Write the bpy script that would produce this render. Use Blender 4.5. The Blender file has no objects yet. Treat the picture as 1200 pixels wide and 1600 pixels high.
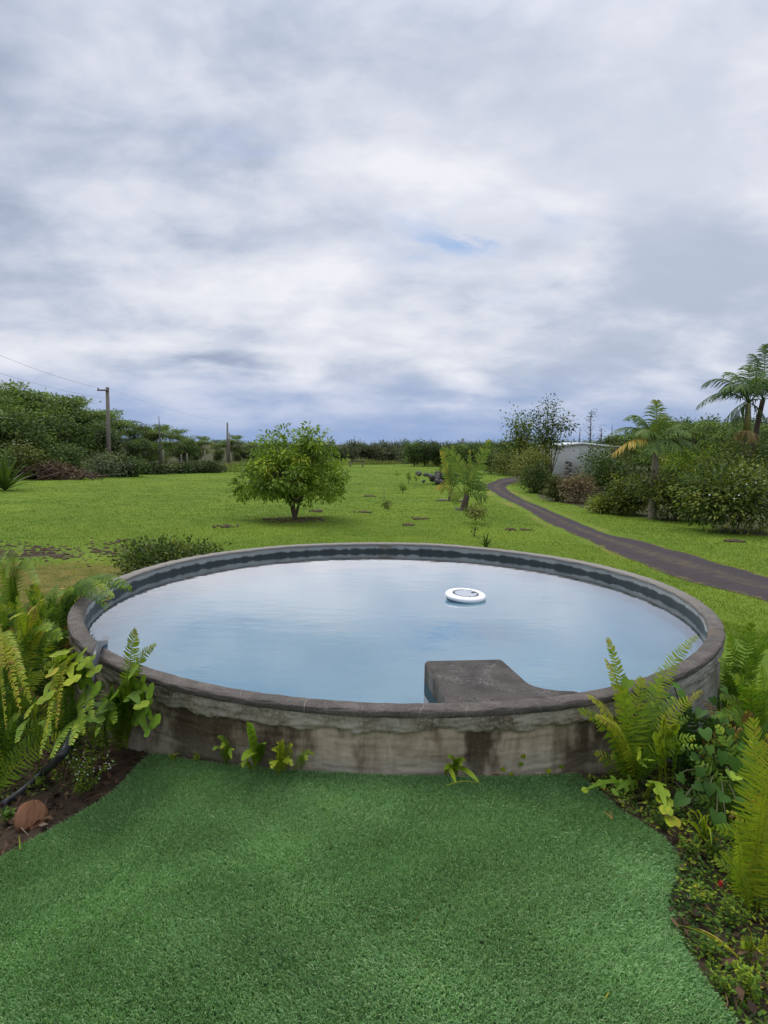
import bpy, bmesh, math, random
import numpy as np
from mathutils import Matrix, Vector

rng = np.random.default_rng(11)
random.seed(5)
sc = bpy.context.scene
COL = sc.collection

# ------------------------------------------------------------------ camera
CAMZ = 1.56
FPX, PIT, ROLL = 1060.0, 0.1, -0.0157
_c, _s = math.cos(PIT), math.sin(PIT); _cr, _sr = math.cos(ROLL), math.sin(ROLL)
_r0 = np.array([1, 0, 0.]); FW = np.array([0, _c, -_s]); _u0 = np.array([0, _s, _c])
RT = _cr * _r0 - _sr * _u0; UP = _sr * _r0 + _cr * _u0
CAM = np.array([0, 0, CAMZ])
cd = bpy.data.cameras.new('camera'); co = bpy.data.objects.new('camera', cd); COL.objects.link(co)
cd.sensor_width = 36; cd.lens = 36 * FPX / 1600; cd.clip_start = .05; cd.clip_end = 4000
M = Matrix.Identity(4)
for i in range(3):
    M[i][0], M[i][1], M[i][2], M[i][3] = RT[i], UP[i], -FW[i], CAM[i]
co.matrix_world = M
sc.camera = co

# ------------------------------------------------------------------ light
SUN_EL, SUN_AZ = math.radians(58), math.radians(-35)      # azimuth from +Y, clockwise
sun = bpy.data.lights.new('sun', 'SUN'); so = bpy.data.objects.new('sun', sun); COL.objects.link(so)
sun.energy = 1.5; sun.angle = math.radians(32); sun.color = (1, .965, .9)
sd = Vector((math.sin(SUN_AZ) * math.cos(SUN_EL), math.cos(SUN_AZ) * math.cos(SUN_EL), math.sin(SUN_EL)))
so.rotation_euler = (-sd).to_track_quat('-Z', 'Y').to_euler()
sc.view_settings.view_transform = 'Standard'; sc.view_settings.look = 'None'
sc.view_settings.exposure = 0.5; sc.view_settings.gamma = 1
sc.render.engine = 'CYCLES'
sc.cycles.use_denoising = True
sc.cycles.max_bounces = 6; sc.cycles.transparent_max_bounces = 8
sc.cycles.caustics_reflective = False; sc.cycles.caustics_refractive = True; sc.cycles.blur_glossy = .5


class NT:
    """tiny node-tree helper"""
    def __init__(s, tree): s.t = tree; s.n = tree.nodes; s.l = tree.links
    def new(s, typ, **kw):
        n = s.n.new(typ)
        for k, v in kw.items(): setattr(n, k, v)
        return n
    def put(s, sock, v):
        if isinstance(v, bpy.types.NodeSocket): s.l.new(v, sock)
        elif v is not None:
            if hasattr(sock.default_value, '__len__') and not hasattr(v, '__len__'): v = (v,) * len(sock.default_value)
            if hasattr(sock.default_value, '__len__') and len(sock.default_value) == 4 and len(v) == 3: v = (*v, 1)
            sock.default_value = v
    def math(s, op, a, b=None, c=None, clamp=False):
        n = s.new('ShaderNodeMath', operation=op, use_clamp=clamp)
        for i, v in enumerate((a, b, c)):
            if v is not None: s.put(n.inputs[i], v)
        return n.outputs[0]
    def mix(s, f, a, b, mode='MIX'):
        n = s.new('ShaderNodeMix', data_type='RGBA', blend_type=mode)
        s.put(n.inputs['Factor'], f); s.put(n.inputs[6], a); s.put(n.inputs[7], b)
        return n.outputs[2]
    def noise(s, vec, scale, detail=4, rough=.55, dist=0, dim='3D', w=0):
        n = s.new('ShaderNodeTexNoise', noise_dimensions=dim)
        if vec is not None: s.put(n.inputs['Vector'], vec)
        n.inputs['Scale'].default_value = scale; n.inputs['Detail'].default_value = detail
        n.inputs['Roughness'].default_value = rough; n.inputs['Distortion'].default_value = dist
        if dim == '4D': n.inputs['W'].default_value = w
        return n.outputs['Fac']
    def ramp(s, f, stops):
        n = s.new('ShaderNodeValToRGB'); e = n.color_ramp.elements
        while len(e) < len(stops): e.new(.5)
        for el, (p, c) in zip(e, stops):
            el.position = p; el.color = (*c, 1) if hasattr(c, '__len__') else (c, c, c, 1)
        s.put(n.inputs[0], f); return n.outputs[0]
    def mapr(s, v, a, b, c=0, d=1):
        n = s.new('ShaderNodeMapRange'); n.interpolation_type = 'SMOOTHSTEP'
        s.put(n.inputs[0], v)
        for i, x in enumerate((a, b, c, d)): n.inputs[i + 1].default_value = x
        return n.outputs[0]
    def scale(s, vec, v):
        n = s.new('ShaderNodeVectorMath', operation='MULTIPLY'); s.put(n.inputs[0], vec); n.inputs[1].default_value = v
        return n.outputs[0]
    def attr(s, name): return s.new('ShaderNodeAttribute', attribute_name=name).outputs['Fac']
    def xyz(s, v): n = s.new('ShaderNodeSeparateXYZ'); s.put(n.inputs[0], v); return n.outputs
    def comb(s, x, y, z):
        n = s.new('ShaderNodeCombineXYZ')
        for i, v in enumerate((x, y, z)): s.put(n.inputs[i], v)
        return n.outputs[0]
    def bump(s, h, strength=.3, dist=.02):
        n = s.new('ShaderNodeBump'); n.inputs['Strength'].default_value = strength; n.inputs['Distance'].default_value = dist
        s.put(n.inputs['Height'], h); return n.outputs[0]


# ------------------------------------------------------------------ sky: overcast over a clear-sky base
W = bpy.data.worlds.new('World'); sc.world = W; W.use_nodes = True
w = NT(W.node_tree); w.n.clear()
tc = w.new('ShaderNodeTexCoord').outputs['Generated']
dx, dy, dz = w.xyz(tc)
el = w.math('MAXIMUM', dz, 0.0)
inv = w.math('DIVIDE', 1.0, w.math('ADD', el, .32))
pc = w.comb(w.math('MULTIPLY', dx, inv), w.math('MULTIPLY', dy, inv), 0.0)
sky = w.new('ShaderNodeTexSky', sky_type='NISHITA'); sky.sun_disc = False
sky.sun_elevation = SUN_EL; sky.sun_rotation = SUN_AZ; sky.air_density = 1.0; sky.dust_density = .6
SKYS = .1
def srgb(r, g, b):   # display colour -> sky radiance at this exposure
    return tuple(10 / 2 ** .5 * ((v / 255 + .055) / 1.055) ** 2.4 for v in (r, g, b))
big = w.noise(w.scale(pc, (.7, .8, 1)), 1.3, 2, .45, .3, '4D', 3.7)
mid = w.noise(w.scale(pc, (1.0, 1.15, 1)), 2.3, 6, .49, .35, '4D', 8.2)
fine = w.noise(w.scale(pc, (1.0, 1.4, 1)), 6.0, 6, .6, .3, '4D', 1.4)
den = w.math('ADD', w.math('MULTIPLY', big, .45), w.math('ADD', w.math('MULTIPLY', mid, .45), w.math('MULTIPLY', fine, .17)))
wv = w.new('ShaderNodeVectorMath', operation='SCALE'); wn = w.new('ShaderNodeTexNoise'); w.put(wn.inputs['Vector'], w.scale(pc, (1, 1.6, 1))); wn.inputs['Scale'].default_value = 2.2; wn.inputs['Detail'].default_value = 3
w.put(wv.inputs[0], wn.outputs['Color']); wv.inputs[3].default_value = .22
wd_ = w.new('ShaderNodeVectorMath', operation='ADD'); w.put(wd_.inputs[0], tc); w.put(wd_.inputs[1], wv.outputs[0])
wd2 = w.new('ShaderNodeVectorMath', operation='SUBTRACT'); w.put(wd2.inputs[0], wd_.outputs[0]); wd2.inputs[1].default_value = (.11, .11, .11)
def bank(px, py, rx, ry, amt):
    """one soft cloud bank at a fixed place in the sky"""
    X, Y = (px - 600) / FPX, (800 - py) / FPX; d0 = norm0(X * RT + Y * UP + FW)
    v = w.new('ShaderNodeVectorMath', operation='SUBTRACT'); w.put(v.inputs[0], wd2.outputs[0]); v.inputs[1].default_value = d0
    v2 = w.scale(v.outputs[0], (FPX / rx, FPX / rx, FPX / ry)); ln = w.new('ShaderNodeVectorMath', operation='LENGTH'); w.put(ln.inputs[0], v2)
    return w.mapr(ln.outputs['Value'], 0.0, 1.5, amt, 0)
def norm0(v): v = np.asarray(v); return tuple(v / np.linalg.norm(v))
lum = w.math('ADD', w.mapr(den, .41, .66, 0, .9), .20)
for q in [(90, 260, 330, 140, -.46), (500, 70, 220, 160, -.34), (270, 570, 190, 40, -.5), (1120, 390, 240, 60, -.10), (900, 60, 300, 90, .10), (590, 190, 150, 90, .25), (300, 110, 130, 80, .22), (320, 400, 360, 60, .22), (420, 600, 160, 22, .3), (700, 635, 110, 16, .25), (1060, 250, 330, 150, .34), (800, 330, 200, 60, .12), (100, 20, 200, 60, .05), (0, 440, 240, 40, -.2)]:
    lum = w.math('ADD', lum, bank(*q))
cloud = w.ramp(lum, [(0, srgb(164, 175, 197)), (.3, srgb(189, 199, 218)), (.6, srgb(215, 220, 233)), (1, srgb(240, 241, 248))])
hole = w.math('ADD', w.mapr(w.noise(w.scale(pc, (1.0, 1.7, 1)), 1.9, 5, .55, .3, '4D', 5.1), .60, .72, 0, .3), w.math('MULTIPLY', bank(735, 380, 170, 40, 1.0), w.mapr(fine, .40, .62)), clamp=True)
cl = w.mix(hole, cloud, w.mix(.8, sky.outputs[0], srgb(160, 186, 226)))
# rain-blue air low down, its upper edge broken by the cloud noise
low = w.mapr(w.math('ADD', el, w.math('MULTIPLY', w.math('SUBTRACT', mid, .5), .12)), .0, .125, 1, 0)
cl = w.mix(w.math('MULTIPLY', low, .92), cl, srgb(140, 166, 210))
cl = w.mix(w.mapr(dz, -.02, .0, 1, 0), cl, (1.7, 2.0, 2.1))
zen = w.math('ADD', 1.0, w.math('MULTIPLY', w.mapr(el, .45, 1.0), 1.3))
cl2 = w.new('ShaderNodeVectorMath', operation='SCALE'); w.put(cl2.inputs[0], cl); w.put(cl2.inputs[3], zen)
bg = w.new('ShaderNodeBackground'); w.put(bg.inputs[0], cl2.outputs[0]); bg.inputs[1].default_value = SKYS
wo = w.new('ShaderNodeOutputWorld'); w.l.new(bg.outputs[0], wo.inputs[0])

# ------------------------------------------------------------------ the lie of the land
U = 1.25
CX, CY, RX, RY, RW = .078 * U, 4.682 * U, 2.008 * U, 2.168 * U, .055 * U
RIMZ, WATZ, LAWN = .31, .20, -1.64

def sstep(x): x = np.clip(x, 0, 1); return x * x * (3 - 2 * x)
def wob(x, y, k, ph):
    return np.sin(x * k + 1.3 * np.sin(y * k * .7 + ph)) * np.cos(y * k * 1.1 + 1.1 * np.sin(x * k * .6 + ph * 2))
def gz(x, y):
    x = np.asarray(x, float); y = np.asarray(y, float)
    yy = np.clip(y, -3, CY); d = np.hypot(x - CX, y - yy)
    t = sstep((d - 2.75) / 6.5)
    top = -.03 - .065 * np.clip(x * x, 0, 4)
    lawn = LAWN + .035 * wob(x, y, .35, .4) + .02 * wob(x, y, .9, 2.0)
    return top * (1 - t) + lawn * t + .02 * wob(x, y, 2.2, 1.) * sstep((d - 1.2) / 1.5)
def ray(px, py): return (px - 600) / FPX * RT + (800 - py) / FPX * UP + FW
def G(px, py):
    """where the line of sight through a photo point meets the ground"""
    r = ray(px, py); t = np.concatenate([np.linspace(1, 12, 1500), np.linspace(12, 60, 1500), np.linspace(60, 400, 1500)])
    P = CAM + r * t[:, None]; below = P[:, 2] < gz(P[:, 0], P[:, 1]); i = int(np.argmax(below)) if below.any() else len(t) - 1
    p = P[i].copy(); p[2] = gz(p[0], p[1]); return p
def D(px, py, y):
    """point at plan distance y along the line of sight"""
    r = ray(px, py); return CAM + r * (y / r[1])
def Z(px, py, z):
    r = ray(px, py); return CAM + r * ((z - CAMZ) / r[2])

# ------------------------------------------------------------------ mesh helpers
class MB:
    def __init__(s): s.V = []; s.F = []; s.T = []; s.n = 0; s.UV = []
    def add(s, V, F, tint=.5, uv=None):
        V = np.asarray(V, float).reshape(-1, 3)
        for f in F: s.F.append(np.asarray(f, int) + s.n)
        s.V.append(V); s.T.append(np.broadcast_to(np.asarray(tint, float), (len(V),)))
        s.UV.append(np.zeros((len(V), 2)) if uv is None else np.asarray(uv, float)); s.n += len(V)
    def mesh(s, name, mat=None, smooth=False):
        me = bpy.data.meshes.new(name)
        V = np.concatenate(s.V).astype(np.float32); me.vertices.add(len(V)); me.vertices.foreach_set('co', V.ravel())
        nl = sum(f.size for f in s.F); nf = sum(len(f) for f in s.F)
        me.loops.add(nl); me.polygons.add(nf)
        li = np.concatenate([f.ravel() for f in s.F]).astype(np.int32); me.loops.foreach_set('vertex_index', li)
        tot = np.concatenate([np.full(len(f), f.shape[1]) for f in s.F]); st = np.concatenate([[0], np.cumsum(tot)[:-1]])
        me.polygons.foreach_set('loop_start', st.astype(np.int32))
        try: me.polygons.foreach_set('loop_total', tot.astype(np.int32))
        except Exception: pass
        a = me.attributes.new('tint', 'FLOAT', 'POINT'); a.data.foreach_set('value', np.concatenate(s.T).astype(np.float32))
        uv = me.uv_layers.new(name='UVMap'); uv.data.foreach_set('uv', np.concatenate(s.UV)[li].astype(np.float32).ravel())
        me.update(calc_edges=True); me.validate()
        if smooth: me.polygons.foreach_set('use_smooth', np.ones(nf, bool))
        if mat: me.materials.append(mat)
        return me

def tube(mb, pts, rad, sides=6, tint=.5, cap=True):
    pts = np.asarray(pts, float); n = len(pts); rad = np.broadcast_to(np.asarray(rad, float), (n,))
    T = np.gradient(pts, axis=0); T /= np.linalg.norm(T, axis=1)[:, None] + 1e-9
    ref = np.array([0, 0, 1.]) if abs(T[0, 2]) < .9 else np.array([1., 0, 0])
    A = np.cross(T, ref); A /= np.linalg.norm(A, axis=1)[:, None] + 1e-9; B = np.cross(T, A)
    a = np.arange(sides) * 2 * np.pi / sides
    V = pts[:, None] + rad[:, None, None] * (np.cos(a)[None, :, None] * A[:, None] + np.sin(a)[None, :, None] * B[:, None])
    i = np.arange(n - 1)[:, None] * sides; j = np.arange(sides)[None]; k = (j + 1) % sides
    F = np.stack([i + j, i + k, i + sides + k, i + sides + j], -1).reshape(-1, 4)
    Fs = [F]
    if cap: Fs += [np.arange(sides)[None, ::-1], (n - 1) * sides + np.arange(sides)[None]]
    mb.add(V.reshape(-1, 3), Fs, tint)
def bez(a, c, b, n=10):
    t = np.linspace(0, 1, n)[:, None]; a, c, b = map(np.asarray, (a, c, b))
    return a * (1 - t) ** 2 + 2 * c * t * (1 - t) + b * t * t
def box(mb, lo, hi, tint=.5):
    x0, y0, z0 = lo; x1, y1, z1 = hi
    V = [(x0, y0, z0), (x1, y0, z0), (x1, y1, z0), (x0, y1, z0), (x0, y0, z1), (x1, y0, z1), (x1, y1, z1), (x0, y1, z1)]
    mb.add(V, [np.array([[3, 2, 1, 0], [4, 5, 6, 7], [0, 1, 5, 4], [1, 2, 6, 5], [2, 3, 7, 6], [3, 0, 4, 7]])], tint)
def norm(v): v = np.asarray(v, float); return v / (np.linalg.norm(v, axis=-1, keepdims=True) + 1e-9)
def leaves(mb, P, A, N, L, Wd, tint, fold=.12):
    """rhombic leaves: base P, axis A, face normal N"""
    A = norm(A); S = norm(np.cross(A, N)); N = np.cross(S, A); L = np.asarray(L)[:, None]; Wd = np.asarray(Wd)[:, None]
    m = P + A * L * .45
    V = np.stack([P, m + S * Wd * .5 + N * Wd * fold, P + A * L - N * L * .08, m - S * Wd * .5 + N * Wd * fold], 1)
    n = len(P); F = np.arange(n * 4).reshape(n, 4)
    mb.add(V.reshape(-1, 3), [F], np.repeat(np.broadcast_to(tint, (n,)), 4))
def rock(mb, c, r, tint=.5, seed=0, flat=.7):
    g = np.random.default_rng(seed); bm = bmesh.new(); bmesh.ops.create_icosphere(bm, subdivisions=1, radius=1)
    V = np.array([v.co[:] for v in bm.verts]); F = np.array([[v.index for v in f.verts] for f in bm.faces]); bm.free()
    V = V * (1 + g.uniform(-.25, .25, (len(V), 1))) * np.array([r * g.uniform(.8, 1.2), r * g.uniform(.8, 1.2), r * flat]) + np.asarray(c)
    mb.add(V, [F], tint)

def link(me, name, parent=None, loc=None, rot=None, scale=None, **props):
    o = bpy.data.objects.new(name, me); COL.objects.link(o)
    if parent is not None: o.parent = parent
    if loc is not None: o.location = tuple(float(v) for v in loc)
    if rot is not None: o.rotation_euler = rot
    if scale is not None: o.scale = (scale,) * 3 if np.isscalar(scale) else scale
    for k, v in props.items():
        if v is not None: o[k] = v
    return o
def thing(name, label, category, loc=(0, 0, 0), group=None, rot=None, scale=None):
    return link(None, name, None, loc, rot, scale, label=label, category=category, group=group)

# ------------------------------------------------------------------ materials
def mat(name):
    m = bpy.data.materials.new(name); m.use_nodes = True; t = NT(m.node_tree); t.n.clear()
    return m, t
def finish(t, col, rough=.8, normal=None, spec=.3, extra=None, trans=0):
    p = t.new('ShaderNodeBsdfPrincipled'); t.put(p.inputs['Base Color'], col); t.put(p.inputs['Roughness'], rough)
    p.inputs['Specular IOR Level'].default_value = spec
    if normal: t.put(p.inputs['Normal'], normal)
    o = t.new('ShaderNodeOutputMaterial'); sh = p.outputs[0]
    if trans:
        tr = t.new('ShaderNodeBsdfTranslucent'); t.put(tr.inputs[0], t.mix(1.0, col, (1.0, 1.15, .55), 'MULTIPLY'))
        mx = t.new('ShaderNodeMixShader'); mx.inputs[0].default_value = trans
        t.l.new(sh, mx.inputs[1]); t.l.new(tr.outputs[0], mx.inputs[2]); sh = mx.outputs[0]
    t.l.new(sh, o.inputs[0])
def leafmat(name, stops, trans=.3, rough=.5, vary=.35, nscale=3.0):
    m, t = mat(name)
    c = t.ramp(t.attr('tint'), stops)
    info = t.new('ShaderNodeObjectInfo').outputs['Random']
    pos = t.new('ShaderNodeNewGeometry').outputs['Position']
    n = t.noise(pos, nscale, 3)
    k = t.math('ADD', t.math('MULTIPLY', t.math('SUBTRACT', info, .5), vary), t.math('ADD', 1.0, t.math('MULTIPLY', t.math('SUBTRACT', n, .5), .8)))
    c2 = t.mix(1.0, c, t.comb(k, k, k), 'MULTIPLY')
    finish(t, c2, max(rough, .5), None, .14, trans=trans)
    return m
def plain(name, c, rough=.7, var=.3, scale=20, spec=.3, bump=0, metal=0):
    m, t = mat(name); pos = t.new('ShaderNodeTexCoord').outputs['Object']
    n = t.noise(pos, scale, 5, .6)
    col = t.mix(n, tuple(x * (1 - var) for x in c), tuple(x * (1 + var) for x in c))
    finish(t, col, rough, t.bump(n, bump, .01) if bump else None, spec)
    return m

FERN = leafmat('fern_leaf', [(0, (.014, .036, .008)), (.3, (.045, .10, .013)), (.55, (.13, .225, .02)), (.78, (.28, .33, .018)), (.92, (.34, .28, .028)), (1, (.18, .10, .035))], .32, .45, .25, 9)
BROAD = leafmat('broad_leaf', [(0, (0.0188, 0.0504, 0.0084)), (0.5, (0.0546, 0.1323, 0.0151)), (1, (0.234, 0.3276, 0.0252))], .2, .5, .2, 9)
MANGO = leafmat('tree_leaf', [(0, (0.0589, 0.1055, 0.016)), (0.45, (0.147, 0.2296, 0.0267)), (0.8, (0.2941, 0.3826, 0.0374)), (1, (0.5096, 0.493, 0.0669))], .3, .4, .1, 1.5)
WOOD_LEAF = leafmat('wood_leaf', [(0, (0.0352, 0.0562, 0.0231)), (0.5, (0.0878, 0.1329, 0.0364)), (1, (0.2049, 0.2811, 0.0578))], .25, .55, .55, .35)
UMB_LEAF = leafmat('umbrella_leaf', [(0, (0.0495, 0.0796, 0.0294)), (0.5, (0.1326, 0.1913, 0.049)), (1, (0.274, 0.3444, 0.0898))], .28, .55, .4, .4)
SCRUB_LEAF = leafmat('scrub_leaf', [(0, (0.0522, 0.0676, 0.0409)), (0.5, (0.1148, 0.1368, 0.067)), (1, (0.2088, 0.2254, 0.1024))], .2, .6, .5, .3)
BUSH_LEAF = leafmat('bush_leaf', [(0, (0.0304, 0.0521, 0.0132)), (0.5, (0.0911, 0.1374, 0.0264)), (1, (0.26, 0.275, 0.0462))], .25, .45, .3, 1.0)
OLIVE_LEAF = leafmat('olive_leaf', [(0, (0.0473, 0.0607, 0.0156)), (0.5, (0.135, 0.1553, 0.0325)), (1, (0.27, 0.27, 0.065))], .25, .5, .3, 1.0)
DEAD_LEAF = leafmat('dead_leaf', [(0, (0.0625, 0.0438, 0.025)), (0.5, (0.15, 0.1063, 0.0562)), (1, (0.3, 0.225, 0.125))], .15, .7, .3, 1.0)
PALM_LEAF = leafmat('palm_leaf', [(0, (0.033, 0.0661, 0.0238)), (0.5, (0.0917, 0.1573, 0.0356)), (0.8, (0.2385, 0.2831, 0.0475)), (1, (0.5502, 0.3461, 0.0594))], .25, .38, .2, .8)
GRASSY = leafmat('grass_blade', [(0, (0.0682, 0.1193, 0.008)), (0.5, (0.1315, 0.1973, 0.0125)), (0.8, (0.1948, 0.2432, 0.02)), (1, (0.3214, 0.257, 0.0513))], .3, .5, 0, .6)
TALLGR = leafmat('tall_grass_blade', [(0, (0.078, 0.117, 0.026)), (0.5, (0.182, 0.234, 0.052)), (1, (0.39, 0.338, 0.143))], .3, .6, 0, .5)
BARK = plain('bark', (.085, .065, .048), .9, .4, 12, .2, .5)
PALEBARK = plain('pale_bark', (.22, .19, .15), .9, .35, 6, .2, .4)
GREYWOOD = plain('weathered_wood', (.20, .175, .145), .9, .3, 5, .2, .3)
DEADWOOD = plain('dead_wood', (.12, .11, .105), .9, .3, 5, .2)
STEM = plain('stem', (.07, .075, .03), .7, .4, 30)
WHITE = plain('white_plastic', (.80, .81, .82), .35, .04, 8, .5)
HULLSHADE = plain('hull_shade', (.10, .13, .16), .4, .1, 8, .5)  # shadow and reflection below the float ring put into the colour
BLACK = plain('black_plastic', (.012, .012, .014), .4, .2, 8, .5)
HOSE = plain('hose_rubber', (.022, .026, .030), .38, .35, 25, .5)
SOILM = plain('dug_soil', (.085, .062, .042), .95, .5, 9, .1, .8)
HUSK = None

# ------------------------------------------------------------------ terrain
# lawn ends along the wood: plan outline of the mown area
LAWN_L = np.array([G(-150, 778), G(0, 752), G(60, 746), G(130, 744), G(215, 741), G(345, 738), G(372, 731), G(430, 730), G(520, 727), G(640, 725), G(720, 730), G(790, 741)])[:, :2]
roadL = [(1330, 990), (1200, 940), (1100, 915), (1033, 895), (967, 867), (910, 840), (896, 836), (845, 811), (811, 790), (773, 771), (757, 761), (763, 755), (779, 749), (808, 744), (850, 741)]
roadR = [(1330, 940), (1200, 903), (1133, 884), (1067, 863), (1005, 846), (955, 837), (940, 832), (897, 814), (853, 795), (812, 778), (796, 768), (790, 761), (796, 756.5), (815, 751.5), (853, 747)]
RL = np.array([G(*p) for p in roadL]); RR = np.array([G(*p) for p in roadR])
RC = (RL + RR)[:, :2] / 2

def polydist(x, y, poly):
    best = np.full(np.shape(x), 1e9)
    for a, b in zip(poly[:-1], poly[1:]):
        ab = b - a; t = np.clip(((x - a[0]) * ab[0] + (y - a[1]) * ab[1]) / (ab @ ab), 0, 1)
        best = np.minimum(best, np.hypot(x - a[0] - t * ab[0], y - a[1] - t * ab[1]))
    return best
def inpoly(x, y, poly):
    r = np.zeros(np.shape(x), bool); n = len(poly)
    for i in range(n):
        (x0, y0), (x1, y1) = poly[i], poly[(i + 1) % n]
        c = ((y0 > y) != (y1 > y)) & (x < (x1 - x0) * (y - y0) / (y1 - y0 + 1e-12) + x0); r ^= c
    return r
RIGHT_EDGE = np.array([G(853, 752), G(838, 775), G(856, 783), G(885, 787), G(930, 800), G(1000, 808), G(1050, 815), G(1110, 815), G(1125, 833), G(1260, 842)])[:, :2]
LAWN_POLY = np.concatenate([[[-45, -12]], [[-45, 28]], LAWN_L, RIGHT_EDGE, [[30, 14], [30, -12]]])

gx = np.unique(np.round(np.concatenate([np.arange(-3.4, 3.5, .06), np.arange(-14, 14.1, .22), np.arange(-50, 50, 1.0), np.linspace(-600, 600, 60)]), 3))
gy = np.unique(np.round(np.concatenate([np.arange(1.2, 9.3, .06), np.arange(-4, 34, .22), np.arange(-20, 130, 1.0), np.linspace(-60, 1500, 60)]), 3))
XX, YY = np.meshgrid(gx, gy); ZZ = gz(XX, YY)
nx, ny = len(gx), len(gy)
idx = np.arange(nx * ny).reshape(ny, nx)
Fq = np.stack([idx[:-1, :-1], idx[:-1, 1:], idx[1:, 1:], idx[1:, :-1]], -1).reshape(-1, 4)
cxm = (XX[:-1, :-1] + XX[1:, 1:]).ravel() / 2; cym = (YY[:-1, :-1] + YY[1:, 1:]).ravel() / 2
Fq = Fq[((cxm - CX) / RX) ** 2 + ((cym - CY) / RY) ** 2 > 1]

m, t = mat('ground')
pos = t.new('ShaderNodeNewGeometry').outputs['Position']
n1 = t.noise(pos, .22, 4, .55); n2 = t.noise(pos, 1.7, 5, .6); n3 = t.noise(pos, 14, 4, .65); n4 = t.noise(t.scale(pos, (1, 1, 1)), 45, 3, .7)
g = t.mix(t.mapr(n1, .3, .7), (.075, .135, .012), (.138, .195, .018))
g = t.mix(t.mapr(n2, .35, .75, 0, .6), g, (.16, .225, .03))
g = t.mix(t.mapr(n3, .35, .75, 0, .55), g, (.055, .105, .012))
g = t.mix(t.mapr(n4, .5, .8, 0, .35), g, (.18, .235, .03))
dry = t.mix(n3, (.15, .14, .035), (.27, .23, .08))
soil = t.mix(n3, (.028, .020, .014), (.085, .060, .040))
moss = t.mix(t.mapr(n2, .3, .7), (.07, .08, .015), (.17, .135, .038))
floor_ = t.mix(n2, (.03, .035, .014), (.075, .075, .03))
brk = t.math('MULTIPLY', t.math('SUBTRACT', n3, .5), .9)
brk2 = t.math('ADD', brk, t.math('MULTIPLY', t.math('SUBTRACT', n2, .5), .9))
c = t.mix(t.mapr(t.math('ADD', t.attr('dry'), brk), .35, .75), g, dry)
c = t.mix(t.mapr(t.math('ADD', t.attr('moss'), brk2), .3, .7), c, moss)
c = t.mix(t.mapr(t.math('ADD', t.attr('wild'), brk), .35, .65), c, floor_)
c = t.mix(t.mapr(t.math('ADD', t.attr('soil'), brk2), .4, .6), c, soil)
finish(t, c, .95, t.bump(t.math('ADD', n3, t.math('MULTIPLY', n4, .6)), .6, .04), .1)
GROUND = m
mb = MB(); mb.add(np.stack([XX.ravel(), YY.ravel(), ZZ.ravel()], 1), [Fq])
me = mb.mesh('ground', GROUND, True)
X, Y = XX.ravel(), YY.ravel()
def setattr_(me, name, v):
    a = me.attributes.new(name, 'FLOAT', 'POINT'); a.data.foreach_set('value', np.asarray(v, np.float32))
rd = polydist(X, Y, RC)
setattr_(me, 'dry', np.clip(1.0 - np.abs(rd - .95) / .75, 0, 1) * (.48 + .22 * wob(X, Y, .7, .3)))
inl = inpoly(X, Y, LAWN_POLY); ld = polydist(X, Y, LAWN_POLY)
setattr_(me, 'wild', np.where(inl, .5 - ld / 1.2, .5 + ld / 1.2).clip(0, 1))
moc = G(110, 905); soc = G(105, 866); so2 = G(40, 862)
ms = np.exp(-(((X + 7.2) / 3.0) ** 4 + ((Y - 13.2) / 4.2) ** 4)) * 1.1
ms = np.maximum(ms, .95 * np.exp(-(((X + 4.5) / 2.5) ** 2 + ((Y - 6) / 3.5) ** 2)))
setattr_(me, 'moss', ms.clip(0, 1))
sl = np.exp(-(((X - soc[0]) / 3.0) ** 2 + ((Y - soc[1]) / 1.3) ** 2)) * (.66 + .22 * wob(X, Y, .9, .3) + .12 * wob(X, Y, 2.1, 1.3))
sl = np.maximum(sl, np.exp(-(((X - so2[0]) / 2.5) ** 2 + ((Y - so2[1]) / .9) ** 2)) * .5)
bedd = np.hypot((X - CX) / 1.0, (Y - np.clip(Y, -3, 4.0)))
sl = np.maximum(sl, np.where(Y < 5.5, 1 - sstep((bedd - 2.3) / .9), 0))
setattr_(me, 'soil', sl)
link(me, 'lawn_ground', kind='structure')

# ------------------------------------------------------------------ driveway
m, t = mat('gravel')
pos = t.new('ShaderNodeNewGeometry').outputs['Position']
uvn = t.new('ShaderNodeUVMap').outputs[0]; ux, uy, uz = t.xyz(uvn)
a1 = t.noise(pos, 3, 5, .6); a2 = t.noise(pos, 30, 4, .7); vo = t.new('ShaderNodeTexVoronoi'); vo.inputs['Scale'].default_value = 28; t.put(vo.inputs['Vector'], pos)
gr = t.mix(a2, (.017, .013, .015), (.055, .044, .047))
gr = t.mix(t.mapr(vo.outputs['Distance'], .1, .6, 0, .5), gr, (.10, .085, .085))
gr = t.mix(t.mapr(a1, .4, .75, 0, .6), gr, (.045, .037, .037))
strip = t.math('MULTIPLY', t.mapr(t.math('ABSOLUTE', t.math('SUBTRACT', ux, .5)), .04, .2, 1, 0), t.mapr(t.math('ADD', a1, t.math('MULTIPLY', a2, .35)), .55, .8))
edge = t.mapr(t.math('ADD', t.math('ABSOLUTE', t.math('SUBTRACT', ux, .5)), t.math('ADD', t.math('MULTIPLY', t.math('SUBTRACT', a2, .5), .35), t.math('MULTIPLY', t.math('SUBTRACT', a1, .5), .45))), .45, .58)
c = t.mix(t.math('MULTIPLY', strip, .6), gr, t.mix(a2, (.085, .075, .04), (.17, .145, .08)))
c = t.mix(edge, c, t.mix(a2, (.12, .12, .03), (.22, .20, .06)))
finish(t, c, .95, t.bump(t.math('ADD', a2, vo.outputs['Distance']), .7, .03), .1)
GRAVEL = m
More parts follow.
